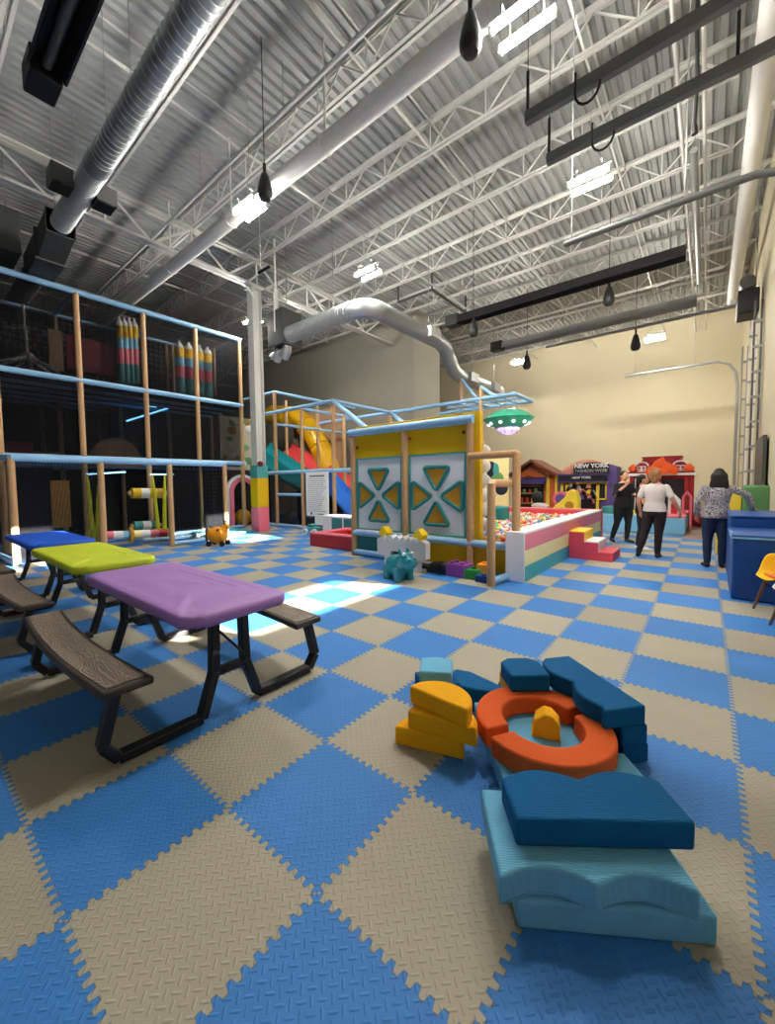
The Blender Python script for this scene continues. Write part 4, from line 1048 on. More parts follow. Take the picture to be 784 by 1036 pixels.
b = B(); b.box((-W*.2, .0, .02), (W*.2, .04, zt_*.62)); b.build('dark_gateway', 'dark_navy', t, smooth=False)
for s in (-1, 1):
    tw = bpy.data.objects.new('tower', None); C.objects.link(tw); tw.parent = t; tw.location = (s*W*.36, 0, zt_+.115)
    for dx, dz in ((-.05, 0), (.05, 0), (0, .05), (0, -.05)):
        b = B(); b.box((-.045, -.08, -.045), (.045, .08, .045), m=Matrix.Translation((dx, 0, dz)) @ Matrix.Rotation(PI/4, 4, 'Y')); b.build('brick', 'castle_yellow', tw, bevel=.01)
# big bricks and black tray
def brick(lab, m_, px, py, sx_, sy, sz, grp=None):
    p = onz(px, py, 0); t = thing('toy_brick', lab, 'toy brick', (p.x, p.y, 0))
    b = B(); b.box((-sx_/2, 0, 0), (sx_/2, sy, sz)); b.build('body', m_, t, bevel=.01)
    nx_ = max(1, int(sx_/.13)); ny = max(1, int(sy/.13)); b = B()
    for i in range(nx_):
        for j in range(ny): b.cyl((-sx_/2+sx_*(i+.5)/nx_, sy*(j+.5)/ny, sz), (-sx_/2+sx_*(i+.5)/nx_, sy*(j+.5)/ny, sz+.03), .04, 12)
    b.build('stud', m_, t)
    return t
brick('purple toy brick on the mat by the panel wall, leftmost of the bright bricks', 'toy_purple', 461, 584, .36, .26, .2)
brick('green toy brick between the purple and the orange one', 'toy_green', 476, 586.5, .22, .24, .15)
brick('orange toy brick beside the tan gate post', 'toy_amber', 487.5, 586, .2, .22, .22)
brick('yellow upright toy brick against the yellow pad by the gate', 'toy_amber', 491, 578, .1, .1, .48)
brick('flat dark blue toy brick in front of the orange one', 'seat_blue', 488, 590, .24, .1, .1)
p = onz(444, 581, 0)
t = thing('black_bag', 'crumpled black bag on the mat left of the purple brick', 'bag', (p.x, p.y, 0))
blob([lambda b: b.ball((0, .1, .08), .18, .12, .12, 16), lambda b: b.ball((-.12, .12, .08), .14, .1, .1, 16), lambda b: b.ball((.1, .08, .12), .1, .1, .09, 14), lambda b: b.box((-.24, .0, 0), (.2, .22, .1))], .015).build('body', 'black_plastic', t)
p = onz(424, 575, 0)
t = thing('black_tray', 'flat black tray leaning low behind the teal hippo', 'tray', (p.x, p.y, 0))
b = B(); b.box((-.3, 0, 0), (.28, .26, .06)); b.build('base', 'black_plastic', t, bevel=.015)
b = B(); b.cyl((-.28, .1, .085), (.24, .16, .085), .025, 8); b.build('grey_rod', 'light_grey', t)
# giraffe ride-on
p = onz(221, 552, 0)
t = thing('giraffe_rider', 'round yellow ride-on giraffe toy with black wheels on the sunlit mat', 'toy animal', (p.x, p.y, 0), R(35))
blob([lambda b: b.ball((0, 0, .26), .24, .2, .21, 20), lambda b: b.ball((-.16, 0, .27), .13, .17, .17, 16), lambda b: b.tube([(.12, 0, .32), (.17, 0, .42), (.18, 0, .48)], [.12, .09, .07], 12), lambda b: b.ball((.22, 0, .47), .09, .07, .07, 14)], .012).build('body', 'toy_orange', t)
b = B(); b.tube([(-.235+.03*math.cos(0), .2*math.cos(k*PI/8), .27+.2*math.sin(k*PI/8)) for k in range(16)], .02, 7, closed=True); b.build('back_ring', 'black_plastic', t)
for x in (-.16, .17):
    for y in (-.15, .15):
        b = B(); b.cyl((x, y-.025, .065), (x, y+.025, .065), .065, 14); b.build('wheel', 'black_plastic', t)
for y in (-.03, .03):
    b = B(); b.cyl((.19, y, .53), (.185, y*1.4, .6), .014, 8); b.ball((.185, y*1.4, .6), .022, n=8); b.build('horn', 'black_plastic', t)
b = B(); b.cyl((.08, -.2, .4), (.08, .2, .4), .022, 10); b.build('handle', 'black_plastic', t)
# ================================================================ FOREGROUND FOAM BLOCKS
HB = .103
def foam(label, m_, poly, origin, ang, z, h=HB, bev=.012, side=None, grp=None, name='foam_block'):
    t = thing(name, label, 'foam block', (origin[0], origin[1], z), R(ang), grp)
    b = B(); b.prism(poly, 0, h); o = b.build('foam_body', m_, t, bevel=bev, seg=3)
    # zip seam round the foot of the cover
    b = B(); n = len(poly); cx_ = sum(p[0] for p in poly)/n; cy_ = sum(p[1] for p in poly)/n
    e = .965
    b.tube([(cx_+(p[0]-cx_)*e, cy_+(p[1]-cy_)*e, .012) for p in poly], .0035, 5, closed=True)
    b.build('piping', m_, t)
    return t
def rect(w, d): return [(0, 0), (w, 0), (w, d), (0, d)]
def humps_back(w, d, s=.05, n=16):                     # rectangle whose far long side makes two humps
    pts = [(0, 0), (w, 0)]
    for k in range(n+1): f = k/n; pts.append((w-w/2*f, d-s+s*math.sin(PI*f) if 0 < f < 1 else d-s))
    for k in range(1, n+1): f = k/n; pts.append((w/2-w/2*f, d-s+s*math.sin(PI*f) if f < 1 else d-s))
    return pts
def scallop_front(w, d, s=.05, n=16):                  # rectangle whose near long side has two hollows
    pts = []
    for h in (0, 1):
        for k in range(n+1 if h else n): f = k/n; pts.append((h*w/2+w/2*f, s*math.sin(PI*f) if 0 < f < 1 else 0))
    return pts+[(w, d), (0, d)]
def half_disc(r, n=18): return [(r*math.cos(R(180*k/n)), r*math.sin(R(180*k/n))) for k in range(n+1)]
foam('sky blue foam block with a straight front, bottom of the nearest stack', 'cord_sky', rect(.62, .38), (-.45, 1.245), 34, 0)
foam('sky blue foam block with two hollows in its front edge, middle of the nearest stack', 'cord_sky', scallop_front(.61, .38), (-.485, 1.185), 34.3, HB)
foam('navy foam block with two humps on its far edge, top of the nearest stack', 'cord_navy', humps_back(.61, .25), (-.485, 1.325), 37, 2*HB)
# slab and ring
dS = Vector((.79, .62)); ang_s = -52
foam('sky blue foam slab under the orange ring, nearer of the two', 'cord_sky', rect(.46, .50), (-1.10, 2.255), ang_s, 0)
foam('sky blue foam slab under the orange ring, hidden behind the nearest stack', 'cord_sky', rect(.34, .66), (-.812, 1.886), ang_s, 0)
def half_ring(ro, ri, a0, a1, n=22): return arc(0, 0, ro, a0, a1, n)+arc(0, 0, ri, a1, a0, n)
foam('orange half ring foam block, far half of the ring', 'cord_orange', half_ring(.335, .195, 60, 238), (-.671, 2.174), 0, HB)
foam('orange half ring foam block, near half of the ring facing the camera', 'cord_orange', half_ring(.335, .195, 238, 418), (-.635, 2.135), 0, HB)
t = foam('small yellow foam wedge standing inside the orange ring', 'foam_yellow', [(0, 0), (.12, 0), (.13, .07), (.13, .12), (0, .12)], (-.70, 2.135), 18, HB, h=.02)
for ch in list(t.children): bpy.data.objects.remove(ch)
b = B(); b.prism([(0, 0), (.14, 0), (.14, .085), (.10, .125), (.06, .13), (.015, .09)], 0, .11, axis='y'); b.build('foam_body', 'foam_yellow', t, bevel=.01, seg=3)
b = B(); b.tube([(0, 0, .006), (.14, 0, .006), (.14, .11, .006), (0, .11, .006)], .0035, 5, closed=True); b.build('piping', 'foam_yellow', t)
# yellow half discs
foam('yellow half disc foam block, bottom of its stack', 'foam_yellow', half_disc(.195), (-1.15, 1.80), 18, 0)
foam('yellow half disc foam block, middle of its stack', 'foam_yellow', half_disc(.195), (-1.08, 1.815), 12, HB)
foam('yellow half disc foam block, top of its stack, tilted back', 'foam_yellow', half_disc(.19), (-1.115, 1.835), -3, 2*HB)
# left rear group
foam('navy foam block standing low behind the yellow half discs', 'foam_navy', rect(.24, .36), (-1.57, 2.30), -38, 0)
foam('navy foam block on top of the low one behind the yellow half discs', 'foam_navy', rect(.22, .24), (-1.50, 2.18), -38, HB)
foam('navy pointed foam block between the yellow half discs and the orange ring', 'foam_navy', [(0, 0), (.44, .10), (.44, .16), (.1, .26), (0, .24)], (-1.33, 2.24), 4, 0, h=.16)
foam('small sky blue foam block on top behind the yellow half discs', 'cord_sky', [(0, 0), (.20, 0), (.21, .2), (.10, .225), (0, .2)], (-1.36, 2.03), 30, 2*HB)
# right rear stack
B1 = (-.215, 2.44); aR = 140
pz = [(0, 0), (.62, 0), (.62, .18)]+[(.62-.62*k/14, .2+.06*abs(math.sin(PI*k/7))) for k in range(1, 14)]+[(0, .25)]
foam('long navy foam block on top of the right rear stack, wavy along one side', 'foam_navy', pz, B1, aR, 2*HB)
foam('long navy foam block in the middle of the right rear stack', 'foam_navy', rect(.60, .155), (-.205, 2.45), aR, HB)
foam('long navy foam block on the mat, bottom of the right rear stack', 'foam_navy', rect(.61, .155), (-.20, 2.455), aR, 0)
foam('short navy foam block beside the long wavy one, on top at the back', 'foam_navy', [(0, 0), (.24, 0), (.25, .2), (.19, .25), (.06, .25), (0, .2)], (-.885, 2.32), 41, 2*HB)
foam('yellow foam block showing a corner under the navy block at the back', 'foam_yellow', rect(.24, .22), (-.92, 2.40), 41, HB)
foam('navy foam block on the mat under the yellow corner at the back', 'foam_navy', rect(.30, .24), (-.93, 2.42), 41, 0)

# ================================================================ FOLDING PICNIC TABLES
def rrect(L, W, r, bow=.0, n=8):
    pts = []
    for sx_, sy, a0 in ((1, 1, 0), (-1, 1, 90), (-1, -1, 180), (1, -1, 270)):
        for k in range(n+1):
            a = R(a0+90*k/n); pts.append((sx_*(L/2-r)+r*math.cos(a), sy*(W/2-r)+r*math.sin(a)))
    return pts
def picnic_table(label, loc, cloth_m, cloth_label, seed):
    t = thing('picnic_table', label, 'table', loc, 0)
    L = 1.80; Wt = .68
    b = B(); b.prism(rrect(L-.04, Wt-.04, .07), .69, .725); b.build('tabletop', 'bench_dark', t, bevel=.006)
    for s in (-1, 1):                                  # benches bow outward in the middle
        n = 16; y0 = .675
        hw = .125
        def slab(b, hw, ins, z0, z1):
            up = [(-1.08+ins+(1.90-2*ins)*i/n, s*(y0-.06+.05*(1-(2*i/n-1)**2))) for i in range(n+1)]
            poly = [(x, y-hw) for x, y in up]+[(x, y+hw) for x, y in reversed(up)]
            b.prism(poly, z0, z1)
        b = B(); slab(b, hw, 0, .40, .445); bo = b.build('bench_seat', 'bench_dark', t, bevel=.014, seg=3)
        b = B(); slab(b, hw-.03, .035, .4455, .449); b.build('wood_inlay', 'bench_wood', bo)
    for x in (-.82, .74):
        for s in (-1, 1):
            b = B(); pr = [(.10, .69), (.11, .30), (.20, .035), (.66, .035), (.73, .13), (.66, .40)]
            prev = None
            for p, q in zip(pr, pr[1:]): b.bar((x, s*p[0], p[1]), (x, s*q[0], q[1]), .055, .07, up=(1, 0, 0))
            b.build('leg', 'black_plastic', t, bevel=.008)
        b = B(); b.bar((x, -.13, .29), (x, .13, .29), .05, .05); b.box((x-.03, -.06, .275), (x+.03, .06, .31)); b.build('crossbar', 'black_plastic', t, bevel=.006)
        for s in (-1, 1):
            b = B(); b.cyl((x-.02*(1 if x > 0 else -1), s*.08, .60), (x-(.62 if x > 0 else -.62), s*.08, .67), .012, 6); b.build('brace', 'black_metal', t)
        b = B(); b.cyl((x+.03, -.1, .58), (x+.03, .1, .34), .009, 6); b.build('stay_rod', 'black_metal', t)
    # fitted cloth with an elastic hem
    Lc, Wc = L+.05, Wt+.05; N = 72
    def ring(L_, W_, r, z, wob):
        pts = rrect(L_, W_, r, n=17); m_ = len(pts)
        out = []
        for i, (x, y) in enumerate(pts):
            w = wob*math.sin(i*2.9+seed)+wob*.6*math.sin(i*1.3)
            bow = .035*(1-(2*y/W_)**2) if abs(x) > L_*.4 else 0
            bw2 = .03*(1-(2*x/L_)**2)
            out.append((x+(bow if x > 0 else -bow), y+(bw2 if y > 0 else -bw2), z+w))
        return out
    def crease(p):
        x, y, z = p; u = (x-Lc*.30)*.8+y*1.0; v = x*.9-y*.5
        k = math.exp(-((x-Lc*.36)/.32)**2)
        return (x, y, z+k*(.009*max(-.2, math.sin(u*30+2*math.sin(v*3)))+.004*math.sin(u*61))+.004*math.sin(x*9+seed)*math.sin(y*11))
    rings = [ring(Lc*f, Wc*f, .02+.08*f, .742, 0) for f in [i/16 for i in range(1, 15)]]+[ring(Lc-.0351, Wc-.0351, .10, .7405, .001)]
    rings = [[crease(p) for p in r] for r in rings]+[ring(Lc-.008, Wc-.008, .11, .733, .001), ring(Lc, Wc, .115, .715, .001), ring(Lc, Wc, .115, .690, .004), ring(Lc-.02, Wc-.02, .11, .668, .006), ring(Lc-.05, Wc-.05, .10, .668, .004)]
    b = B(); n = len(rings[0]); vs = [p for r in rings for p in r]; fs = [tuple(range(n))]
    for i in range(len(rings)-1):
        for k in range(n): fs.append((i*n+k, (i+1)*n+k, (i+1)*n+(k+1) % n, i*n+(k+1) % n))
    b.add(vs, fs)
    cl = b.build('tablecloth', cloth_m, None, angle=75)
    cl.location = loc; tag(cl, cloth_label, 'tablecloth')
    return t
picnic_table('nearest picnic table with attached benches, under the purple cloth', (-3.14, 1.35, 0), 'purple_cloth', 'purple fitted cloth with creases on the nearest picnic table', 1)
picnic_table('middle picnic table with attached benches, under the lime green cloth', (-5.38, 1.37, 0), 'lime_cloth', 'lime green fitted cloth on the middle picnic table', 2)
picnic_table('farthest picnic table with attached benches, under the blue cloth', (-7.55, 1.42, 0), 'blue_cloth', 'blue fitted cloth on the farthest picnic table, partly in the sun', 3)

# ================================================================ RIGHT EDGE: BLUE SOFT SEATS AND CHAIRS
t = thing('padded_bench', 'blue padded box seat at the right edge, nearer one', 'soft seat', (.26, 6.5, 0))
b = B(); b.box((.26, 6.5, 0), (.95, 7.5, .76)); b.build('base', 'seat_blue', t, world=True, bevel=.02)
b = B(); b.box((.25, 6.49, .76), (.955, 7.51, .80)); b.build('top_trim', 'seat_blue', t, world=True, bevel=.012)
b = B(); b.box((.245, 6.485, .755), (.95, 6.4899, .775)); b.box((.245, 6.49, .755), (.2499, 7.5, .775)); b.build('edge_piping', 'soft_blue', t, world=True, smooth=False)
t = thing('padded_bench', 'blue padded box behind the nearer one, under the resting hand', 'soft seat', (.26, 7.55, 0))
b = B(); b.box((.27, 7.56, 0), (.95, 8.9, .93)); b.build('base', 'seat_blue', t, world=True, bevel=.02)
b = B(); b.box((.26, 7.55, .93), (.955, 8.91, .96)); b.build('top_trim', 'seat_blue', t, world=True, bevel=.012)
t = thing('soft_arch', 'yellow and green padded panel standing behind the blue seats', 'soft play panel', (.55, 10.2, 0))
b = B(); b.box((.16, 10.2, 0), (.52, 10.4, 1.25)); b.build('side_pad', 'house_yellow', t, world=True, bevel=.04)
b = B(); b.box((.52, 10.2, 0), (.9, 10.4, 1.35)); b.build('side_pad', 'mid_green', t, world=True, bevel=.04)
def tub_chair(lab, loc, rz, m_):
    t = thing('tub_chair', lab, 'chair', loc, rz)
    def sm(v, a, b_): v = min(max((v-a)/(b_-a), 0), 1); return v*v*(3-2*v)
    def f(i, j):                                       # moulded bucket: seat pan that curls up into arms and back
        a = i/18; u = -1+2*j/14
        if a < .5: y = -.22+.40*a/.5; z = .415-.025*math.sin(PI*a/.5)-.03*(1-sm(a, 0, .12))
        else: q = (a-.5)/.5; y = .18+.10*q; z = .415+.37*q**.8
        arm = sm(a, .02, .2)*(1-sm(a, .55, 1.0))
        w = (.15+.09*sm(a, 0, .15))*(1-.25*sm(a, .7, 1.0)); w += .03*arm
        k = abs(u)
        return (u*w*(1-.10*k**6*arm), y-.05*k**3*sm(a, .5, .7), z+arm*.23*k**4+.02*k*k)
    b = B(); b.grid(f, 18, 14); b.build('seat_shell', m_, t, solid=.012, sub=1, angle=80)
    b = B(); b.box((-.15, -.15, .40), (.15, .14, .43)); b.build('seat_cushion', 'chair_orange', t, bevel=.01, seg=3)
    for sx_ in (-1, 1):
        for sy in (-1, 1):
            b = B(); b.cyl((sx_*.20, sy*.20, 0), (sx_*.12, sy*.12, .395), .013, 10, .019); b.build('leg', 'wood_leg', t)
    b = B(); b.bar((-.15, -.15, .3), (.15, .15, .3), .012); b.bar((-.15, .15, .3), (.15, -.15, .3), .012); b.build('leg_brace', 'black_metal', t)
tub_chair('yellow moulded chair with wooden legs and an orange cushion at the right edge', (.70, 6.05, 0), R(-70), 'chair_yellow')
tub_chair('white moulded chair with wooden legs, cut off at the right edge', (.77, 5.42, 0), R(-75), 'chair_white')

# ================================================================ FAR PLAY AREA
t = thing('toddler_area', 'low padded sky blue and pink border of the toddler corner before the playhouses', 'soft border', (-1.4, 13.5, 0))
b = B(); b.box((-3.2, 13.3, 0), (-.42, 13.65, .44)); b.build('front_border', 'soft_blue', t, world=True, bevel=.02)
b = B(); b.box((-.75, 13.65, -.0), (-.42, 16.1, .44)); b.build('side_border', 'soft_blue', t, world=True, bevel=.02)
b = B(); b.box((-.95, 13.3, .44), (-.41, 16.1, .49)); o = b.build('border_top', 'pink_vinyl', t, world=True, bevel=.015); o['label'] = 'pink top pad'
b = B(); b.box((-3.2, 13.3, .44), (-.95, 13.65, .47)); b.build('border_top', 'soft_blue', t, world=True, bevel=.015)
p = ony(680, 494, 14.5)
def toy_box(name, lab, cat, m_, px0, py0, px1, py1, y, d, zmin=-.012):
    a = ony(px0, py0, y); c = ony(px1, py1, y); z0 = max(c.z, zmin)
    t = thing(name, lab, cat, ((a.x+c.x)/2, y, zmin)); 
    b = B(); b.box((a.x, y, zmin), (c.x, y+d, a.z)); b.build('body', m_, t, world=True, bevel=.04, seg=3)
    b = B(); b.box((a.x+.03, y-.01, zmin+.05), (c.x-.03, y+.005, zmin+.12)); b.build('seam_band', m_, t, world=True, bevel=.004)
    return t
toy_box('soft_block', 'yellow soft block behind the border left of the woman in the white shirt', 'soft block', 'house_yellow', 637, 517, 649, 530, 13.9, .5)
p = ony(615, 521, 13.8)
t = thing('soft_drum', 'teal round soft drum by the far pit corner, left of the woman in black', 'soft block', (p.x, 14.05, -.012))
b = B(); b.lathe([(.24, 0), (.27, .05), (.27, .55), (.2, .66), (.05, .7)], n=20); b.build('body', 'teal_vinyl', t)
b = B(); b.lathe([(.273, .28), (.276, .3), (.273, .34)], n=20); b.build('band', 'teal_pad', t)
t = thing('play_gate', 'little white picket house front with a red door, before the fire station', 'toy house', (-.85, 14.4, 0))
a = ony(677, 508, 14.2); c = ony(690, 524, 14.2); ap = ony(679, 498, 14.2)
x0 = ony(676, 500, 14.2).x; x1 = ony(689, 500, 14.2).x; zt = ony(683, 506, 14.2).z
b = B(); b.prism([(x0, 0), (x0+.07, 0), (x0+.07, zt-.1), (x1-.07, zt-.1), (x1-.07, 0), (x1, 0), (x1, zt), ((x0+x1)/2-.1, zt+.28), (x0, zt+.1)], 14.2, 14.3, axis='y'); b.build('front', 'pit_white', t, world=True, bevel=.01)
b = B(); b.box((x0+.07, 14.22, 0), (x1-.07, 14.28, zt-.1)); b.build('door', 'red_vinyl', t, world=True, smooth=False)
x2 = ony(699, 500, 14.2).x
b = B(); b.tube([(x1+.05, 14.25, 0), (x1+.05, 14.25, zt+.1), (x1+.15, 14.25, zt+.25), (x2-.1, 14.25, zt+.25), (x2, 14.25, zt+.1), (x2, 14.25, 0)], .03, 8); b.build('hoop', 'pink_vinyl', t, world=True)
b = B()
for k in range(4): b.box((x1+.1, 14.24, .45+.22*k), (x2-.05, 14.26, .52+.22*k))
b.build('hoop_slat', 'house_brown', t, world=True, smooth=False)
t = thing('red_cushion', 'small red floor cushion beyond the border on the brown floor', 'cushion', (-.12, 16.5, -.012))
b = B(); b.box((-.22, -.2, 0), (.3, .2, .11)); b.build('pad', 'red_vinyl', t, bevel=.04, seg=3)
b = B(); b.tube([(-.22, -.2, .055), (.3, -.2, .055), (.3, .2, .055), (-.22, .2, .055)], .012, 6, closed=True); b.build('piping', 'maroon_pad', t)
t = thing('red_ball', 'dark red soft ball at the base of the fire station', 'ball', (-.18, 15.9, .188))
b = B(); b.ball((0, 0, .02), .22, n=18); b.build('ball', 'house_red', t)
t = thing('ride_on_toy', 'dark animal toy with white trim before the orange playhouse', 'toy', (0, 0, 0))
p = ony(547, 512, 12.6); t.location = (p.x, 12.6, 0)
blob([lambda b: b.ball((0, 0, .55), .32, .2, .22, 16), lambda b: b.ball((-.1, 0, .95), .18, .14, .22, 14), lambda b: [b.cyl((x, y, 0), (x, y, .5), .07, 10) for x in (-.2, .2) for y in (-.1, .1)]], .025).build('body', 'black_pad', t)
b = B(); b.ball((.02, -.16, .72), .26, .07, .1, 12); b.ball((.1, -.17, .5), .12, .06, .18, 12); b.build('white_trim', 'light_grey', t)

# ---- playhouses
def sign_text(txt, size, m_, origin, parent, depth=.008, bold=.0, name='lettering'):
    b = text_mesh(txt, size, depth, bold)
    xform(b, Matrix.Translation(Vector(origin)) @ Matrix.Rotation(PI/2, 4, 'X'))
    return b.build(name, m_, parent, world=True, smooth=False)
YH = 16.0
def hx(px, y=YH): return ony(px, 490, y).x
def hz(py, px=600, y=YH): return ony(px, py, y).z
# H1: orange cabin
xl, xr, xa = hx(515), hx(561), hx(536.5); ze = hz(479, 550); za = hz(464.5, 536)
t = thing('playhouse', 'orange wooden playhouse with a pointed roof and a navy awning', 'playhouse', ((xl+xr)/2, YH, 0))
b = B(); b.prism([(xl+.1, 0), (xr-.08, 0), (xr-.08, ze-.05), (xa, za-.12), (xl+.1, ze-.05)], YH+.5, YH+1.3, axis='y'); b.build('walls', 'house_orange', t, world=True, smooth=False)
for p_, q_ in (((xl-.05, ze), (xa, za)), ((xr+.05, ze), (xa, za))):
    b = B(); b.bar((p_[0], YH+.7, p_[1]-.05), (q_[0], YH+.7, q_[1]-.05), 1.4, .1, up=(0, 0, 1)) if False else b.add([(p_[0], YH, p_[1]), (q_[0], YH, q_[1]), (q_[0], YH+1.4, q_[1]), (p_[0], YH+1.4, p_[1]), (p_[0], YH, p_[1]-.1), (q_[0], YH, q_[1]-.1), (q_[0], YH+1.4, q_[1]-.1), (p_[0], YH+1.4, p_[1]-.1)], [(0, 1, 2, 3), (7, 6, 5, 4), (0, 4, 5, 1), (1, 5, 6, 2), (2, 6, 7, 3), (3, 7, 4, 0)])
    b.build('roof', 'house_brown', t, world=True, smooth=False)
x0, x1 = hx(516), hx(549); z0, z1 = hz(490, 535), hz(483.5, 535)
b = B(); b.prism([(YH-.05, z0), (YH+.5, z1+.02), (YH+.5, z0)], x0, x1, axis='x'); b.build('awning', 'house_navy', t, world=True, smooth=False)
b = B(); b.prism([(x0, hz(483, 530)), (x1+.1, hz(483, 530)), ((x0+x1)/2, hz(473, 530))], YH+.42, YH+.5, axis='y'); b.build('gable', 'house_orange', t, world=True, smooth=False)
for p_, q_ in (((x0-.1, hz(482.5, 530)), ((x0+x1)/2, hz(472.5, 530))), ((x1+.2, hz(483.5, 530)), ((x0+x1)/2, hz(472.5, 530)))):
    b = B(); b.bar((p_[0], YH+.38, p_[1]), (q_[0], YH+.38, q_[1]), .1, .06); b.build('gable_trim', 'house_brown', t, world=True, smooth=False)
b = B(); b.cyl((hx(531), YH+.34, hz(484, 531)), (hx(531), YH+.42, hz(484, 531)), .12, 16); b.build('round_emblem', 'house_brown', t, world=True)
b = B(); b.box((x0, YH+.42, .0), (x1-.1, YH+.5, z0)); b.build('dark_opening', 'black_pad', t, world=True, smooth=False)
b = B()
for zz_ in (.55, .95, 1.25): b.box((x0+.05, YH+.2, zz_), (x1-.2, YH+.42, zz_+.05))
b.build('shelf', 'gold_mat', t, world=True, smooth=False)
random.seed(9)
for k in range(9):
    b = B(); x = x0+.12+.11*k; b.box((x, YH+.22, (.6, 1.0)[k % 2]), (x+.08, YH+.34, (.6, 1.0)[k % 2]+random.uniform(.1, .22))); b.build('stocked_item', random.choice(['red_vinyl', 'house_yellow', 'light_grey', 'mid_green']), t, world=True, smooth=False)
b = B(); b.box((hx(549), YH+.44, .0), (hx(552), YH+.52, ze)); b.box((hx(558), YH+.44, 0), (hx(560.5), YH+.52, ze)); b.build('post_trim', 'house_yellow', t, world=True, smooth=False)
# H2: NEW YORK fashion house
xl, xr = hx(563.5), hx(612); xR = hx(622)
t = thing('playhouse', 'purple playhouse with a black NEW YORK sign board and yellow window frames', 'playhouse', ((xl+xr)/2, YH, 0))
zA = hz(481, 590); zS = hz(464.5, 595)
b = B(); b.box((xl, YH+.3, 0), (xr, YH+1.3, zA)); b.build('walls', 'house_purple', t, world=True, smooth=False)
x0, x1 = hx(574), xr; zb_ = hz(470, 595)
b = B(); b.prism([(x0, zA), (x1, zA), (x1, zb_)]+[(x1+(x0-x1)*k/16, zb_+(zS-zb_)*math.sin(PI*k/16)) for k in range(1, 16)]+[(x0, zb_)], YH+.2, YH+.45, axis='y'); b.build('sign_crest', 'house_salmon', t, world=True, smooth=False)
b = B(); b.prism([(xr, 0), (xR, 0), (xR, zb_-.1), (xr, zb_+.02)], YH+.25, YH+1.3, axis='y'); b.build('side_wing', 'house_purple', t, world=True, smooth=False)
b = B(); b.prism([(hx(565), zA)]+[(hx(565)+(hx(575)-hx(565))*(1-math.cos(PI/2*k/6)), zA+.36*math.sin(PI/2*k/6)) for k in range(1, 7)]+[(hx(575), zA)], YH+.25, YH+.4, axis='y'); b.build('quarter_round', 'house_salmon', t, world=True, smooth=False)
sx0, sx1 = hx(579), hx(615.5); sz0, sz1 = hz(478.5, 597), hz(467.5, 597)
b = B(); poly = [(sx0, sz0), (sx1, sz0)]+[(sx1+(sx0-sx1)*k/12, sz1-.1+.1*math.sin(PI*k/12)) for k in range(13)]
b.prism(poly, YH+.14, YH+.2, axis='y'); sg = b.build('sign_board', 'black_pad', t, world=True, smooth=False)
cx_ = (sx0+sx1)/2; hS = sz1-sz0
sign_text('NEW YORK', .212, 'pit_white', (cx_, YH+.135, sz0+hS*.66), t, bold=.008)
sign_text('FASHION WEEK', .15, 'light_grey', (cx_, YH+.135, sz0+hS*.2), t, bold=.002)
zb2, zb1 = hz(486.5, 590), hz(481, 590)
b = B(); b.box((hx(564), YH+.0, zb2), (hx(613), YH+.3, zb1)); b.build('fascia', 'black_pad', t, world=True, smooth=False)
b = B(); b.box((hx(563.5), YH-.02, zb1), (hx(613), YH+.3, zb1+.06)); b.box((hx(563.5), YH-.02, zb2-.05), (hx(613), YH+.3, zb2)); b.build('fascia_trim', 'house_navy', t, world=True, smooth=False)
sign_text('NEW YORK', .12, 'pit_white', (hx(588), YH-.008, (zb1+zb2)/2+.02), t, bold=.004)
b = B(); b.box((hx(567), YH+.26, .2), (hx(606), YH+.3, zb2-.05)); b.build('shop_window', 'cloth_plum', t, world=True, smooth=False)
b = B()
for px0, px1 in ((565.5, 568), (570.5, 574), (602, 605)): b.box((hx(px0), YH+.2, .1), (hx(px1), YH+.3, zb2-.05))
b.box((hx(565.5), YH+.2, zb2-.12), (hx(613), YH+.3, zb2-.05)); b.box((hx(605), YH+.2, hz(506, 610)), (hx(612.5), YH+.3, hz(504.5, 610))); b.box((hx(611), YH+.2, hz(506, 610)), (hx(612.5), YH+.3, zb2-.05))
b.build('window_frame', 'house_yellow', t, world=True, smooth=False)
b = B(); b.box((hx(605.5), YH+.25, hz(504, 610)), (hx(611), YH+.32, zb2-.12)); b.build('side_window', 'black_pad', t, world=True, smooth=False)
random.seed(4)
for k in range(34):
    px = 575+random.uniform(0, 26); py = 489+random.choice((2, 5, 9, 13, 17))+random.uniform(-1, 1); p = ony(px, py, YH+.22)
    b = B(); w_ = random.uniform(.08, .15); b.prism([(p.x-w_, p.z-.1), (p.x+w_, p.z-.1), (p.x+w_*.5, p.z+.05), (p.x, p.z+.09), (p.x-w_*.5, p.z+.05)], YH+.18, YH+.25, axis='y'); b.build('hanging_dress', random.choice(['light_grey', 'house_salmon', 'pit_pink', 'pit_white', 'black_pad', 'house_purple', 'house_yellow']), t, world=True, smooth=False)
# things before it
p = ony(576, 505, 13.6)
t = thing('yellow_slide_toy', 'small yellow toddler slide with a rounded top before the NEW YORK playhouse', 'toy slide', (p.x, 13.6, 0))
b = B(); b.prism([(-.5, 0), (.3, 0), (.3, .9), (.22, 1.15), (.05, 1.2), (-.1, .95), (-.75, .3), (-.75, .2)], -.2, .2, axis='y'); b.build('body', 'house_yellow', t, bevel=.04, seg=3)
b = B(); b.cyl((.05, -.215, .7), (.05, .215, .7), .13, 16); b.build('round_window', 'orange_vinyl', t)
p = ony(567.5, 503, 14.6)
t = thing('round_chair', 'round pink backed toddler chair left of the yellow slide', 'toy chair', (p.x, 14.6, 0))
b = B(); b.cyl((0, -.05, .85), (0, .05, .85), .26, 22); b.build('round_back', 'pink_vinyl', t, bevel=.02)
b = B(); b.cyl((0, -.06, .85), (0, -.05, .85), .17, 20); b.build('back_panel', 'house_purple', t)
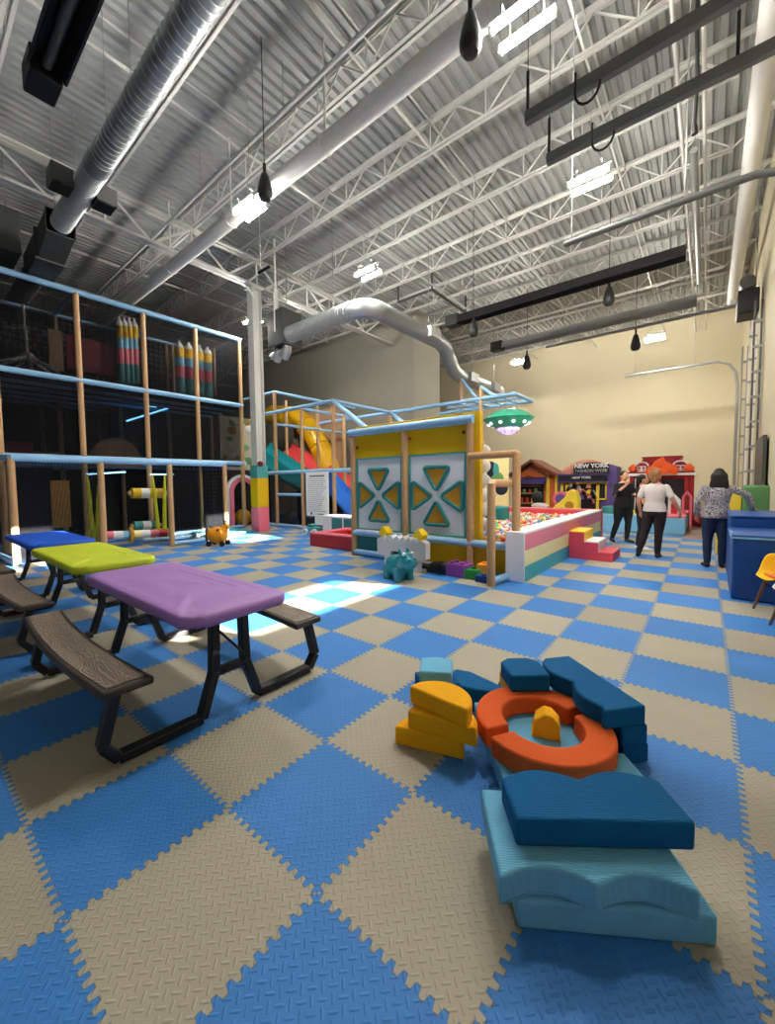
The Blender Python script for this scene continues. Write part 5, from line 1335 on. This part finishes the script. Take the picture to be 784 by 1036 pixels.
b = B(); b.lathe([(.2, 0), (.24, .05), (.24, .55), (.2, .6)], n=18); b.build('seat', 'pink_vinyl', t)
# H3: fire station
xl, xr = hx(634.5), hx(702); zc1, zc0 = hz(478.5, 668), hz(481, 668)
t = thing('playhouse', 'dark red fire station playhouse with stuffed orange flames on its roof', 'playhouse', ((xl+xr)/2, YH, 0))
b = B(); b.box((xl+.08, YH+.35, 0), (xr-.03, YH+1.4, zc0)); b.build('walls', 'house_red', t, world=True, smooth=False)
b = B(); b.box((xl-.08, YH+.15, zc0), (xr+.04, YH+1.42, zc1)); b.build('cornice', 'pit_white', t, world=True, smooth=False)
b = B(); b.box((xl-.04, YH+.2, zc1), (xr+.0, YH+1.4, zc1+.05)); b.build('cornice', 'house_red', t, world=True, smooth=False)
zt1 = hz(462.8, 668); zr = hz(472.5, 668)
xs = [hx(v) for v in (635.5, 640, 645, 649.5, 687, 691, 696, 701)]
b = B(); b.prism([(xs[0], zc1), (xs[7], zc1), (xs[7], zr), (xs[6], zr+.02), (xs[5], zr+.14), (xs[4], zt1), (xs[3], zt1), (xs[2], zr+.14), (xs[1], zr+.02), (xs[0], zr)], YH+.3, YH+1.2, axis='y'); b.build('mansard_roof', 'house_red', t, world=True, smooth=False)
b = B(); b.box((xs[3]-.05, YH+.26, zt1), (xs[4]+.05, YH+1.25, zt1+.05)); b.build('roof_edge', 'house_red', t, world=True, smooth=False)
for px in (647.5, 687.5):
    x = hx(px); b = B(); z0 = zc1+.06; z1 = zr+.02
    b.box((x-.13, YH+.26, z0), (x+.13, YH+.3, z0+.03)); b.box((x-.13, YH+.26, z0), (x-.1, YH+.3, z1)); b.box((x+.1, YH+.26, z0), (x+.13, YH+.3, z1)); b.box((x-.015, YH+.26, z0), (x+.015, YH+.3, z1)); b.box((x-.13, YH+.26, (z0+z1)/2-.015), (x+.13, YH+.3, (z0+z1)/2+.015)); b.box((x-.13, YH+.26, z1), (x+.13, YH+.3, z1+.03))
    b.build('dormer_window', 'pit_white', t, world=True, smooth=False)
    b = B(); b.tube([(x+.19*math.cos(R(180*k/10)), YH+.27, z1+.04+.13*math.sin(R(180*k/10))) for k in range(11)], .025, 6); b.build('dormer_arch', 'pit_white', t, world=True)
random.seed(2)
for px, py, r_ in ((668, 470, .25), (663, 474, .2), (674, 472.5, .22), (658, 477, .18), (681, 476, .2), (640, 474, .15), (697, 474, .17), (670, 476, .22)):
    p = ony(px, py, YH+.2); b = B()
    b.lathe([(r_*.55, -r_*.6), (r_*.8, -r_*.2), (r_*.7, r_*.25), (r_*.35, r_*.7), (r_*.03, r_*1.05)], n=12); xform(b, Matrix.Translation((p.x, YH+.12, p.z)) @ Matrix.Rotation(random.uniform(-.35, .35), 4, 'Y') @ Matrix.Diagonal((1, .55, 1, 1))); b.build('flame', 'fire_orange', t, world=True)
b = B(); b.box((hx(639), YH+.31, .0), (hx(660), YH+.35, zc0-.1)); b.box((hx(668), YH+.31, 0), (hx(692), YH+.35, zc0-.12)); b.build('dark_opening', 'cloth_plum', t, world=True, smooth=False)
b = B()
for px in (637.5, 661, 666, 694, 700): b.box((hx(px)-.05, YH+.27, 0), (hx(px)+.05, YH+.36, zc0))
b.build('pilaster', 'house_red', t, world=True, smooth=False)
b = B(); b.box((hx(641), YH+.27, .4), (hx(642), YH+.31, zc0-.1)); b.box((hx(647), YH+.27, .4), (hx(648), YH+.31, zc0-.1)); b.build('door_bar', 'pit_white', t, world=True, smooth=False)

# ================================================================ PEOPLE
def chain(b, pts, rs, n=12):
    # rounded, tapering limb
    P_ = [Vector(p) for p in pts]; V_ = []; R__ = []
    for i in range(len(P_)-1):
        for k in range(4): V_.append(P_[i].lerp(P_[i+1], k/4)); R__.append(rs[i]+(rs[i+1]-rs[i])*k/4)
    V_.append(P_[-1]); R__.append(rs[-1])
    b.tube(V_, R__, n); b.ball(V_[0], R__[0]*.98, n=n); b.ball(V_[-1], R__[-1]*.98, n=n)
def loft(b, secs, n=18):                               # stacked ellipses (cx, cy, z, rx, ry)
    vs = []; fs = []
    for cx_, cy_, z, rx, ry in secs:
        for k in range(n): vs.append((cx_+rx*math.cos(2*PI*k/n), cy_+ry*math.sin(2*PI*k/n), z))
    for i in range(len(secs)-1):
        for k in range(n): fs.append((i*n+k, i*n+(k+1) % n, (i+1)*n+(k+1) % n, (i+1)*n+k))
    fs.append(tuple(range(n-1, -1, -1))); fs.append(tuple((len(secs)-1)*n+k for k in range(n)))
    b.add(vs, fs)
def hand(b, wrist, d, side, curl=.5, up=(0, 0, 1), s=1.):
    # palm, four unequal fingers and a thumb, leaving the wrist along d
    w = Vector(wrist); d = Vector(d).normalized(); u = Vector(up); a = d.cross(u).normalized()*side; nrm = a.cross(d).normalized()
    chain(b, [w, w+d*.05*s, w+d*.085*s], [.024*s, .032*s, .03*s], 8)
    chain(b, [w+d*.04*s+a*.018, w+d*.085*s+a*.022], [.02*s, .018*s], 8); chain(b, [w+d*.04*s-a*.018, w+d*.085*s-a*.022], [.02*s, .018*s], 8)
    for k, (off, ln) in enumerate(((.030, .068), (.011, .078), (-.010, .073), (-.030, .056))):
        p0 = w+d*.085*s+a*off*s; p1 = p0+(d*(1-curl*.3)-nrm*curl*.5).normalized()*ln*.5*s; p2 = p1+(d*(1-curl)-nrm*curl).normalized()*ln*.5*s
        chain(b, [p0, p1, p2], [.0095*s, .009*s, .0075*s], 7)
    p0 = w+d*.03*s+a*.025*s; p1 = p0+(d*.6+a*.7-nrm*.2).normalized()*.04*s; chain(b, [p0, p1, p1+(d*.9+a*.2-nrm*.3).normalized()*.03*s], [.013*s, .011*s, .009*s], 7)
def person(label, loc, rz, H, J, shirt, pants, hair, skin='skin', sleeve='long', hairstyle='short', shoe='shoe_dark', extra=None, w=1., head_turn=0., neck='V'):
    t = thing('person', label, 'person', loc, R(rz)); k = H/1.68
    def S(p): return Vector((p[0]*k, p[1]*k, p[2]*k))
    hip = [S(J['hipL']), S(J['hipR'])]; kn = [S(J['knL']), S(J['knR'])]; an = [S(J['anL']), S(J['anR'])]
    sh = [S(J['shL']), S(J['shR'])]; el = [S(J['elL']), S(J['elR'])]; wr = [S(J['wrL']), S(J['wrR'])]
    tx, ty = J.get('lean', (0, 0))
    hd = S(J.get('head', (tx*1.2, ty*1.2-.01, 1.555)))
    toe = [S(J['toeL']), S(J['toeR'])]
    M_h = Matrix.Rotation(R(head_turn), 3, 'Z')
    tor = [(0, 0, .80, .150, .11), (0, 0, .88, .178*w, .125), (0, 0, .96, .168*w, .115), (tx*.3, ty*.3, 1.06, .135*w, .10), (tx*.6, ty*.6, 1.18, .150*w, .11), (tx*.8, ty*.8, 1.28, .168*w, .11), (tx, ty, 1.36, .16, .09), (tx, ty, 1.405, .10, .065), (tx, ty, 1.43, .056, .052)]
    sec = [(a*k, b_*k, c_*k, d*k, e*k) for a, b_, c_, d, e in tor]
    grow = [(a, b_, c_, d+.014, e+.014) for a, b_, c_, d, e in sec]
    def head_parts(b):
        b.ball(hd, .074*k, .094*k, .112*k, 20, M_h)
        b.ball(hd+M_h @ Vector((0, -.03*k, -.055*k)), .056*k, .062*k, .06*k, 16)
        b.tube([hd+M_h @ Vector((0, -.088*k, .015*k)), hd+M_h @ Vector((0, -.112*k, -.025*k)), hd+M_h @ Vector((0, -.09*k, -.036*k))], [.008*k, .015*k, .012*k], 8)
        for s in (-1, 1): b.ball(hd+M_h @ Vector((s*.075*k, .008*k, -.008*k)), .012*k, .022*k, .032*k, 10)
        chain(b, [S((tx, ty+.005, 1.38)), hd+Vector((0, .012*k, -.08*k))], [.056*k, .052*k])
    def legs(b, g=0.):
        for i in (0, 1): chain(b, [hip[i], hip[i].lerp(kn[i], .5), kn[i], kn[i].lerp(an[i], .35), an[i]], [(.088*w+g)*k, (.076*w+g)*k, (.056+g)*k, (.056+g)*k, (.036+g*1.3)*k])
    def arms(b, g=0., frac=1.):
        for i in (0, 1):
            q = el[i].lerp(wr[i], frac)
            chain(b, [sh[i], sh[i].lerp(el[i], .5), el[i], q], [(.052+g)*k, (.046+g)*k, (.039+g)*k, ((.039+(.027-.039)*frac)+g)*k])
    def feet(b, g=0.):
        for i in (0, 1): chain(b, [an[i]+Vector((0, .02*k, -.035*k)), (an[i]+toe[i])/2+Vector((0, 0, -.01*k)), toe[i]], [(.036+g)*k, (.034+g)*k, (.026+g)*k], 10)
    def hands(b):
        for i, s in ((0, 1), (1, -1)):
            d, up, c = J['handL' if i == 0 else 'handR']; hand(b, wr[i], d, s, c, up, k)
    body = blob([lambda b: loft(b, sec), legs, arms, head_parts, feet, hands], .0085, 3); body.build('body', skin, t, angle=180)
    # clothes, each a shell of its own a little wider than the body
    zmin = J.get('hem', .86)*k
    def top(b):
        loft(b, [g for g in grow if g[2] >= zmin+.02]+[] if False else [(grow[0][0], grow[0][1], zmin, .186*w*k, .138*k)]+[g for g in grow[1:7] if g[2] > zmin+.03]+[(tx*k, ty*k, 1.40*k, .098*k, .072*k)])
        for i in (0, 1):
            if sleeve == 'long': chain(b, [sh[i], el[i], el[i].lerp(wr[i], .94)], [.060*k, .052*k, .041*k])
            elif sleeve == 'half': chain(b, [sh[i], el[i], el[i].lerp(wr[i], .35)], [.060*k, .054*k, .05*k])
            else: chain(b, [sh[i], sh[i].lerp(el[i], .62)], [.061*k, .060*k])
    blob([top], .010, 5).build('shirt', shirt, t, angle=180)
    def trousers(b):
        loft(b, [(0, 0, .80*k, .155*w*k, .118*k), (0, 0, .87*k, .186*w*k, .136*k), (0, 0, .945*k, .172*w*k, .122*k), (0, 0, .985*k, .155*w*k, .112*k)])
        for i in (0, 1): chain(b, [hip[i], hip[i].lerp(kn[i], .5), kn[i], kn[i].lerp(an[i], .35), an[i]+(kn[i]-an[i])*.04], [.104*w*k, .09*w*k, .068*k, .066*k, .048*k])
    blob([trousers], .010, 4).build('trousers', pants, t, angle=180)
    for i in (0, 1):
        blob([lambda b: chain(b, [an[i]+Vector((0, .025*k, -.03*k)), (an[i]+toe[i])/2+Vector((0, 0, -.012*k)), toe[i]], [.042*k, .04*k, .032*k], 12)], .008, 2).build('shoe', shoe, t, angle=180)
    # hair
    def hair_f(b):
        for q, r_ in (((0, .018, .028), (.083, .092, .098)), ((0, .045, .0), (.078, .068, .095))): b.ball(hd+M_h @ (Vector(q)*k), r_[0]*k, r_[1]*k, r_[2]*k, 18, M_h)
        if hairstyle == 'long':
            for q, r_ in (((0, .045, -.03), (.118, .085, .12)), ((0, .07, -.12), (.125, .06, .14)), ((-.07, .06, -.18), (.06, .05, .12)), ((.07, .06, -.17), (.06, .05, .12)), ((0, .075, -.26), (.11, .045, .08)), ((-.05, .07, -.3), (.04, .035, .07))): b.ball(hd+M_h @ (Vector(q)*k), r_[0]*k, r_[1]*k, r_[2]*k, 16, M_h)
        if hairstyle == 'bun':
            for q, r_ in (((0, .08, .04), (.085, .065, .075)), ((.045, .085, -.02), (.055, .045, .06)), ((-.045, .08, -.03), (.055, .045, .06)), ((.02, .06, .105), (.06, .06, .05)), ((-.04, .05, .09), (.05, .05, .05)), ((0, .075, -.09), (.06, .04, .06)), ((.06, .05, .05), (.045, .045, .05)), ((-.075, .04, .02), (.03, .04, .06))): b.ball(hd+M_h @ (Vector(q)*k), r_[0]*k, r_[1]*k, r_[2]*k, 12, M_h)
        if hairstyle == 'tied': b.ball(hd+M_h @ (Vector((0, .095, .05))*k), .04*k, n=12)
    hb_ = blob([hair_f], .008, 2)
    hb_.build('hair', hair, t, angle=180)
    # face
    for s in (-1, 1):
        b = B(); b.ball(hd+M_h @ (Vector((s*.030, -.083, .012))*k), .0125*k, .008*k, .008*k, 10); e = b.build('eye', 'eye_white', t)
        b = B(); b.ball(hd+M_h @ (Vector((s*.030, -.0905, .012))*k), .0055*k, .004*k, .0055*k, 8); b.build('iris', 'black_metal', e)
        b = B(); b.tube([hd+M_h @ (Vector((s*(.014+.011*q), -.090+.002*q*q, .033+.004*math.sin(q*1.2)))*k) for q in (0, 1, 2, 3)], .0035*k, 6); b.build('eyebrow', hair, t)
    b = B(); b.tube([hd+M_h @ (Vector((x, -.090+.10*x*x*8, -.062))*k) for x in (-.024, -.012, 0, .012, .024)], [.002*k, .006*k, .007*k, .006*k, .002*k], 8); b.build('mouth', 'chair_orange', t)
    if extra: extra(t, k, hd, wr, el)
    return t
down = (0, 0, -1)
# facing -Y of its own frame; arms bent, one hand to the mouth
def extra_phone(t, k, hd, wr, el):
    b = B(); b.box((-.035, -.006, -.07), (.035, .006, .07), m=Matrix.Translation(wr[0]+Vector((0, -.10, .03))) @ Matrix.Rotation(.5, 4, 'X')); b.build('held_phone', 'phone', t, bevel=.006)
pos = onz(630, 548, 0)
J1 = dict(hipL=(.085, 0, .84), hipR=(-.085, 0, .84), knL=(.10, -.03, .46), knR=(-.13, .02, .46), anL=(.06, -.05, .075), anR=(-.20, .10, .075), toeL=(.10, -.23, .025), toeR=(-.25, -.07, .025),
          shL=(.16, 0, 1.335), shR=(-.16, 0, 1.335), elL=(.23, -.08, 1.10), elR=(-.24, -.06, 1.12), wrL=(.10, -.28, 1.13), wrR=(-.08, -.22, 1.34), handL=((-.5, -.8, .1), (0, 0, 1), .5), handR=((.35, -.2, 1), (0, 1, .2), .7), hem=.80)
person('woman in black with dark tied hair, hand raised to her mouth, holding a white phone', (pos.x, pos.y, 0), 38, 1.70, J1, 'cloth_black', 'cloth_black', 'hair_dark', sleeve='half', hairstyle='tied', w=1.22, extra=extra_phone)
bpy.context.view_layer.update()
pos = (onz(650, 565, 0)+onz(665.5, 563, 0))/2
J2 = dict(hipL=(.09, 0, .84), hipR=(-.09, 0, .84), knL=(.15, .0, .46), knR=(-.07, .0, .46), anL=(.235, .06, .075), anR=(-.055, -.02, .075), toeL=(.27, -.11, .025), toeR=(-.06, -.20, .025),
          shL=(.172, 0, 1.335), shR=(-.172, 0, 1.335), elL=(.27, .02, 1.08), elR=(-.29, .0, 1.08), wrL=(.26, -.12, .87), wrR=(-.36, -.14, .89), handL=((0, -.3, -1), (1, 0, 0), .5), handR=((-.1, -.3, -1), (1, 0, 0), .5), hem=.88)
person('woman seen from behind in a white t-shirt and dark leggings, blond hair pinned up', (pos.x+.05, pos.y, 0), 172, 1.68, J2, 'cloth_white', 'cloth_plum', 'hair_blond', sleeve='short', hairstyle='bun', w=1.03)
pos = onz(720, 573.5, 0)
J3 = dict(hipL=(.085, 0, .84), hipR=(-.085, 0, .84), knL=(.10, .0, .46), knR=(-.10, .02, .46), anL=(.10, .05, .075), anR=(-.10, -.02, .075), toeL=(.14, -.11, .025), toeR=(-.12, -.19, .025),
          shL=(.16, 0, 1.335), shR=(-.175, -.01, 1.345), elL=(.25, .04, 1.09), elR=(-.40, -.03, 1.22), wrL=(.24, -.1, .88), wrR=(-.47, -.10, 1.0), handL=((0, -.3, -1), (1, 0, 0), .5), handR=((-.6, -.5, -.35), (0, 0, 1), .5), hem=.84, lean=(-.02, 0))
person('woman with long dark hair, patterned sweater and jeans, leaning on the blue seat', (pos.x+.03, pos.y, 0), 186, 1.66, J3, 'sweater', 'jeans', 'hair_dark', skin='skin_tan', sleeve='long', hairstyle='long', w=1.08)
pos = onz(652, 556, 0)
J4 = dict(J2); J4.update(anL=(.1, .06, .075), toeL=(.12, -.12, .025), anR=(-.14, 0, .075), toeR=(-.16, -.18, .025), knL=(.09, 0, .46), knR=(-.11, 0, .46), wrL=(.12, -.24, 1.08), elL=(.24, -.05, 1.09), handL=((-.3, -.9, .2), (0, 0, 1), .5))
p = ony(650, 490, 10.0)
person('person in dark clothes mostly hidden behind the woman in the white t-shirt', (p.x, 10.0, 0), 100, 1.60, J4, 'cloth_black', 'cloth_black', 'hair_dark', sleeve='short', hairstyle='tied', shoe='castle_white')

# ================================================================ LIGHT, CAMERA
w = bpy.data.worlds.new('outdoors'); bpy.context.scene.world = w; w.use_nodes = True
bg = w.node_tree.nodes['Background']
sky = w.node_tree.nodes.new('ShaderNodeTexSky'); sky.sky_type = 'NISHITA'; sky.sun_disc = False; sky.sun_elevation = R(15); sky.sun_rotation = R(110)
hs = w.node_tree.nodes.new('ShaderNodeHueSaturation'); hs.inputs['Saturation'].default_value = .5; w.node_tree.links.new(sky.outputs[0], hs.inputs['Color']); w.node_tree.links.new(hs.outputs[0], bg.inputs['Color']); bg.inputs['Strength'].default_value = .3
sl = bpy.data.lights.new('sun', 'SUN'); sl.energy = 40; sl.angle = R(.6); sl.color = (1, .93, .82)
so = bpy.data.objects.new('sun', sl); C.objects.link(so)
d = Vector((-.942, -.336, -math.tan(R(15)))).normalized()
so.rotation_euler = d.to_track_quat('-Z', 'Y').to_euler()
so.location = (10, 8, 6)
cam = bpy.data.cameras.new('camera'); co = bpy.data.objects.new('camera', cam); C.objects.link(co)
W_, H_ = 784., 1036.
cam.sensor_fit = 'VERTICAL'; cam.sensor_height = 24.; cam.lens = FPX/H_*24.
cam.shift_x = (W_/2-PX0)/H_; cam.shift_y = -(H_/2-PY0)/H_
cam.clip_start = .05; cam.clip_end = 200
# camera axes from the survey
def axis(px, py): return ray(px, py)
fw = ray(PX0, PY0).normalized(); rt = (ray(PX0+100, PY0)-ray(PX0, PY0)).normalized(); up_ = rt.cross(fw)
co.matrix_world = Matrix(((rt.x, up_.x, -fw.x, 0), (rt.y, up_.y, -fw.y, 0), (rt.z, up_.z, -fw.z, CAMH), (0, 0, 0, 1)))
sc = bpy.context.scene; sc.camera = co
sc.view_settings.view_transform = 'Standard'; sc.view_settings.look = 'None'; sc.view_settings.gamma = 1.0
sc.view_settings.use_curve_mapping = False; sc.view_settings.exposure = 1.55
sc.cycles.max_bounces = 8; sc.cycles.diffuse_bounces = 5; sc.cycles.transparent_max_bounces = 16; sc.cycles.caustics_reflective = False; sc.cycles.caustics_refractive = False; sc.cycles.sample_clamp_indirect = 4.0
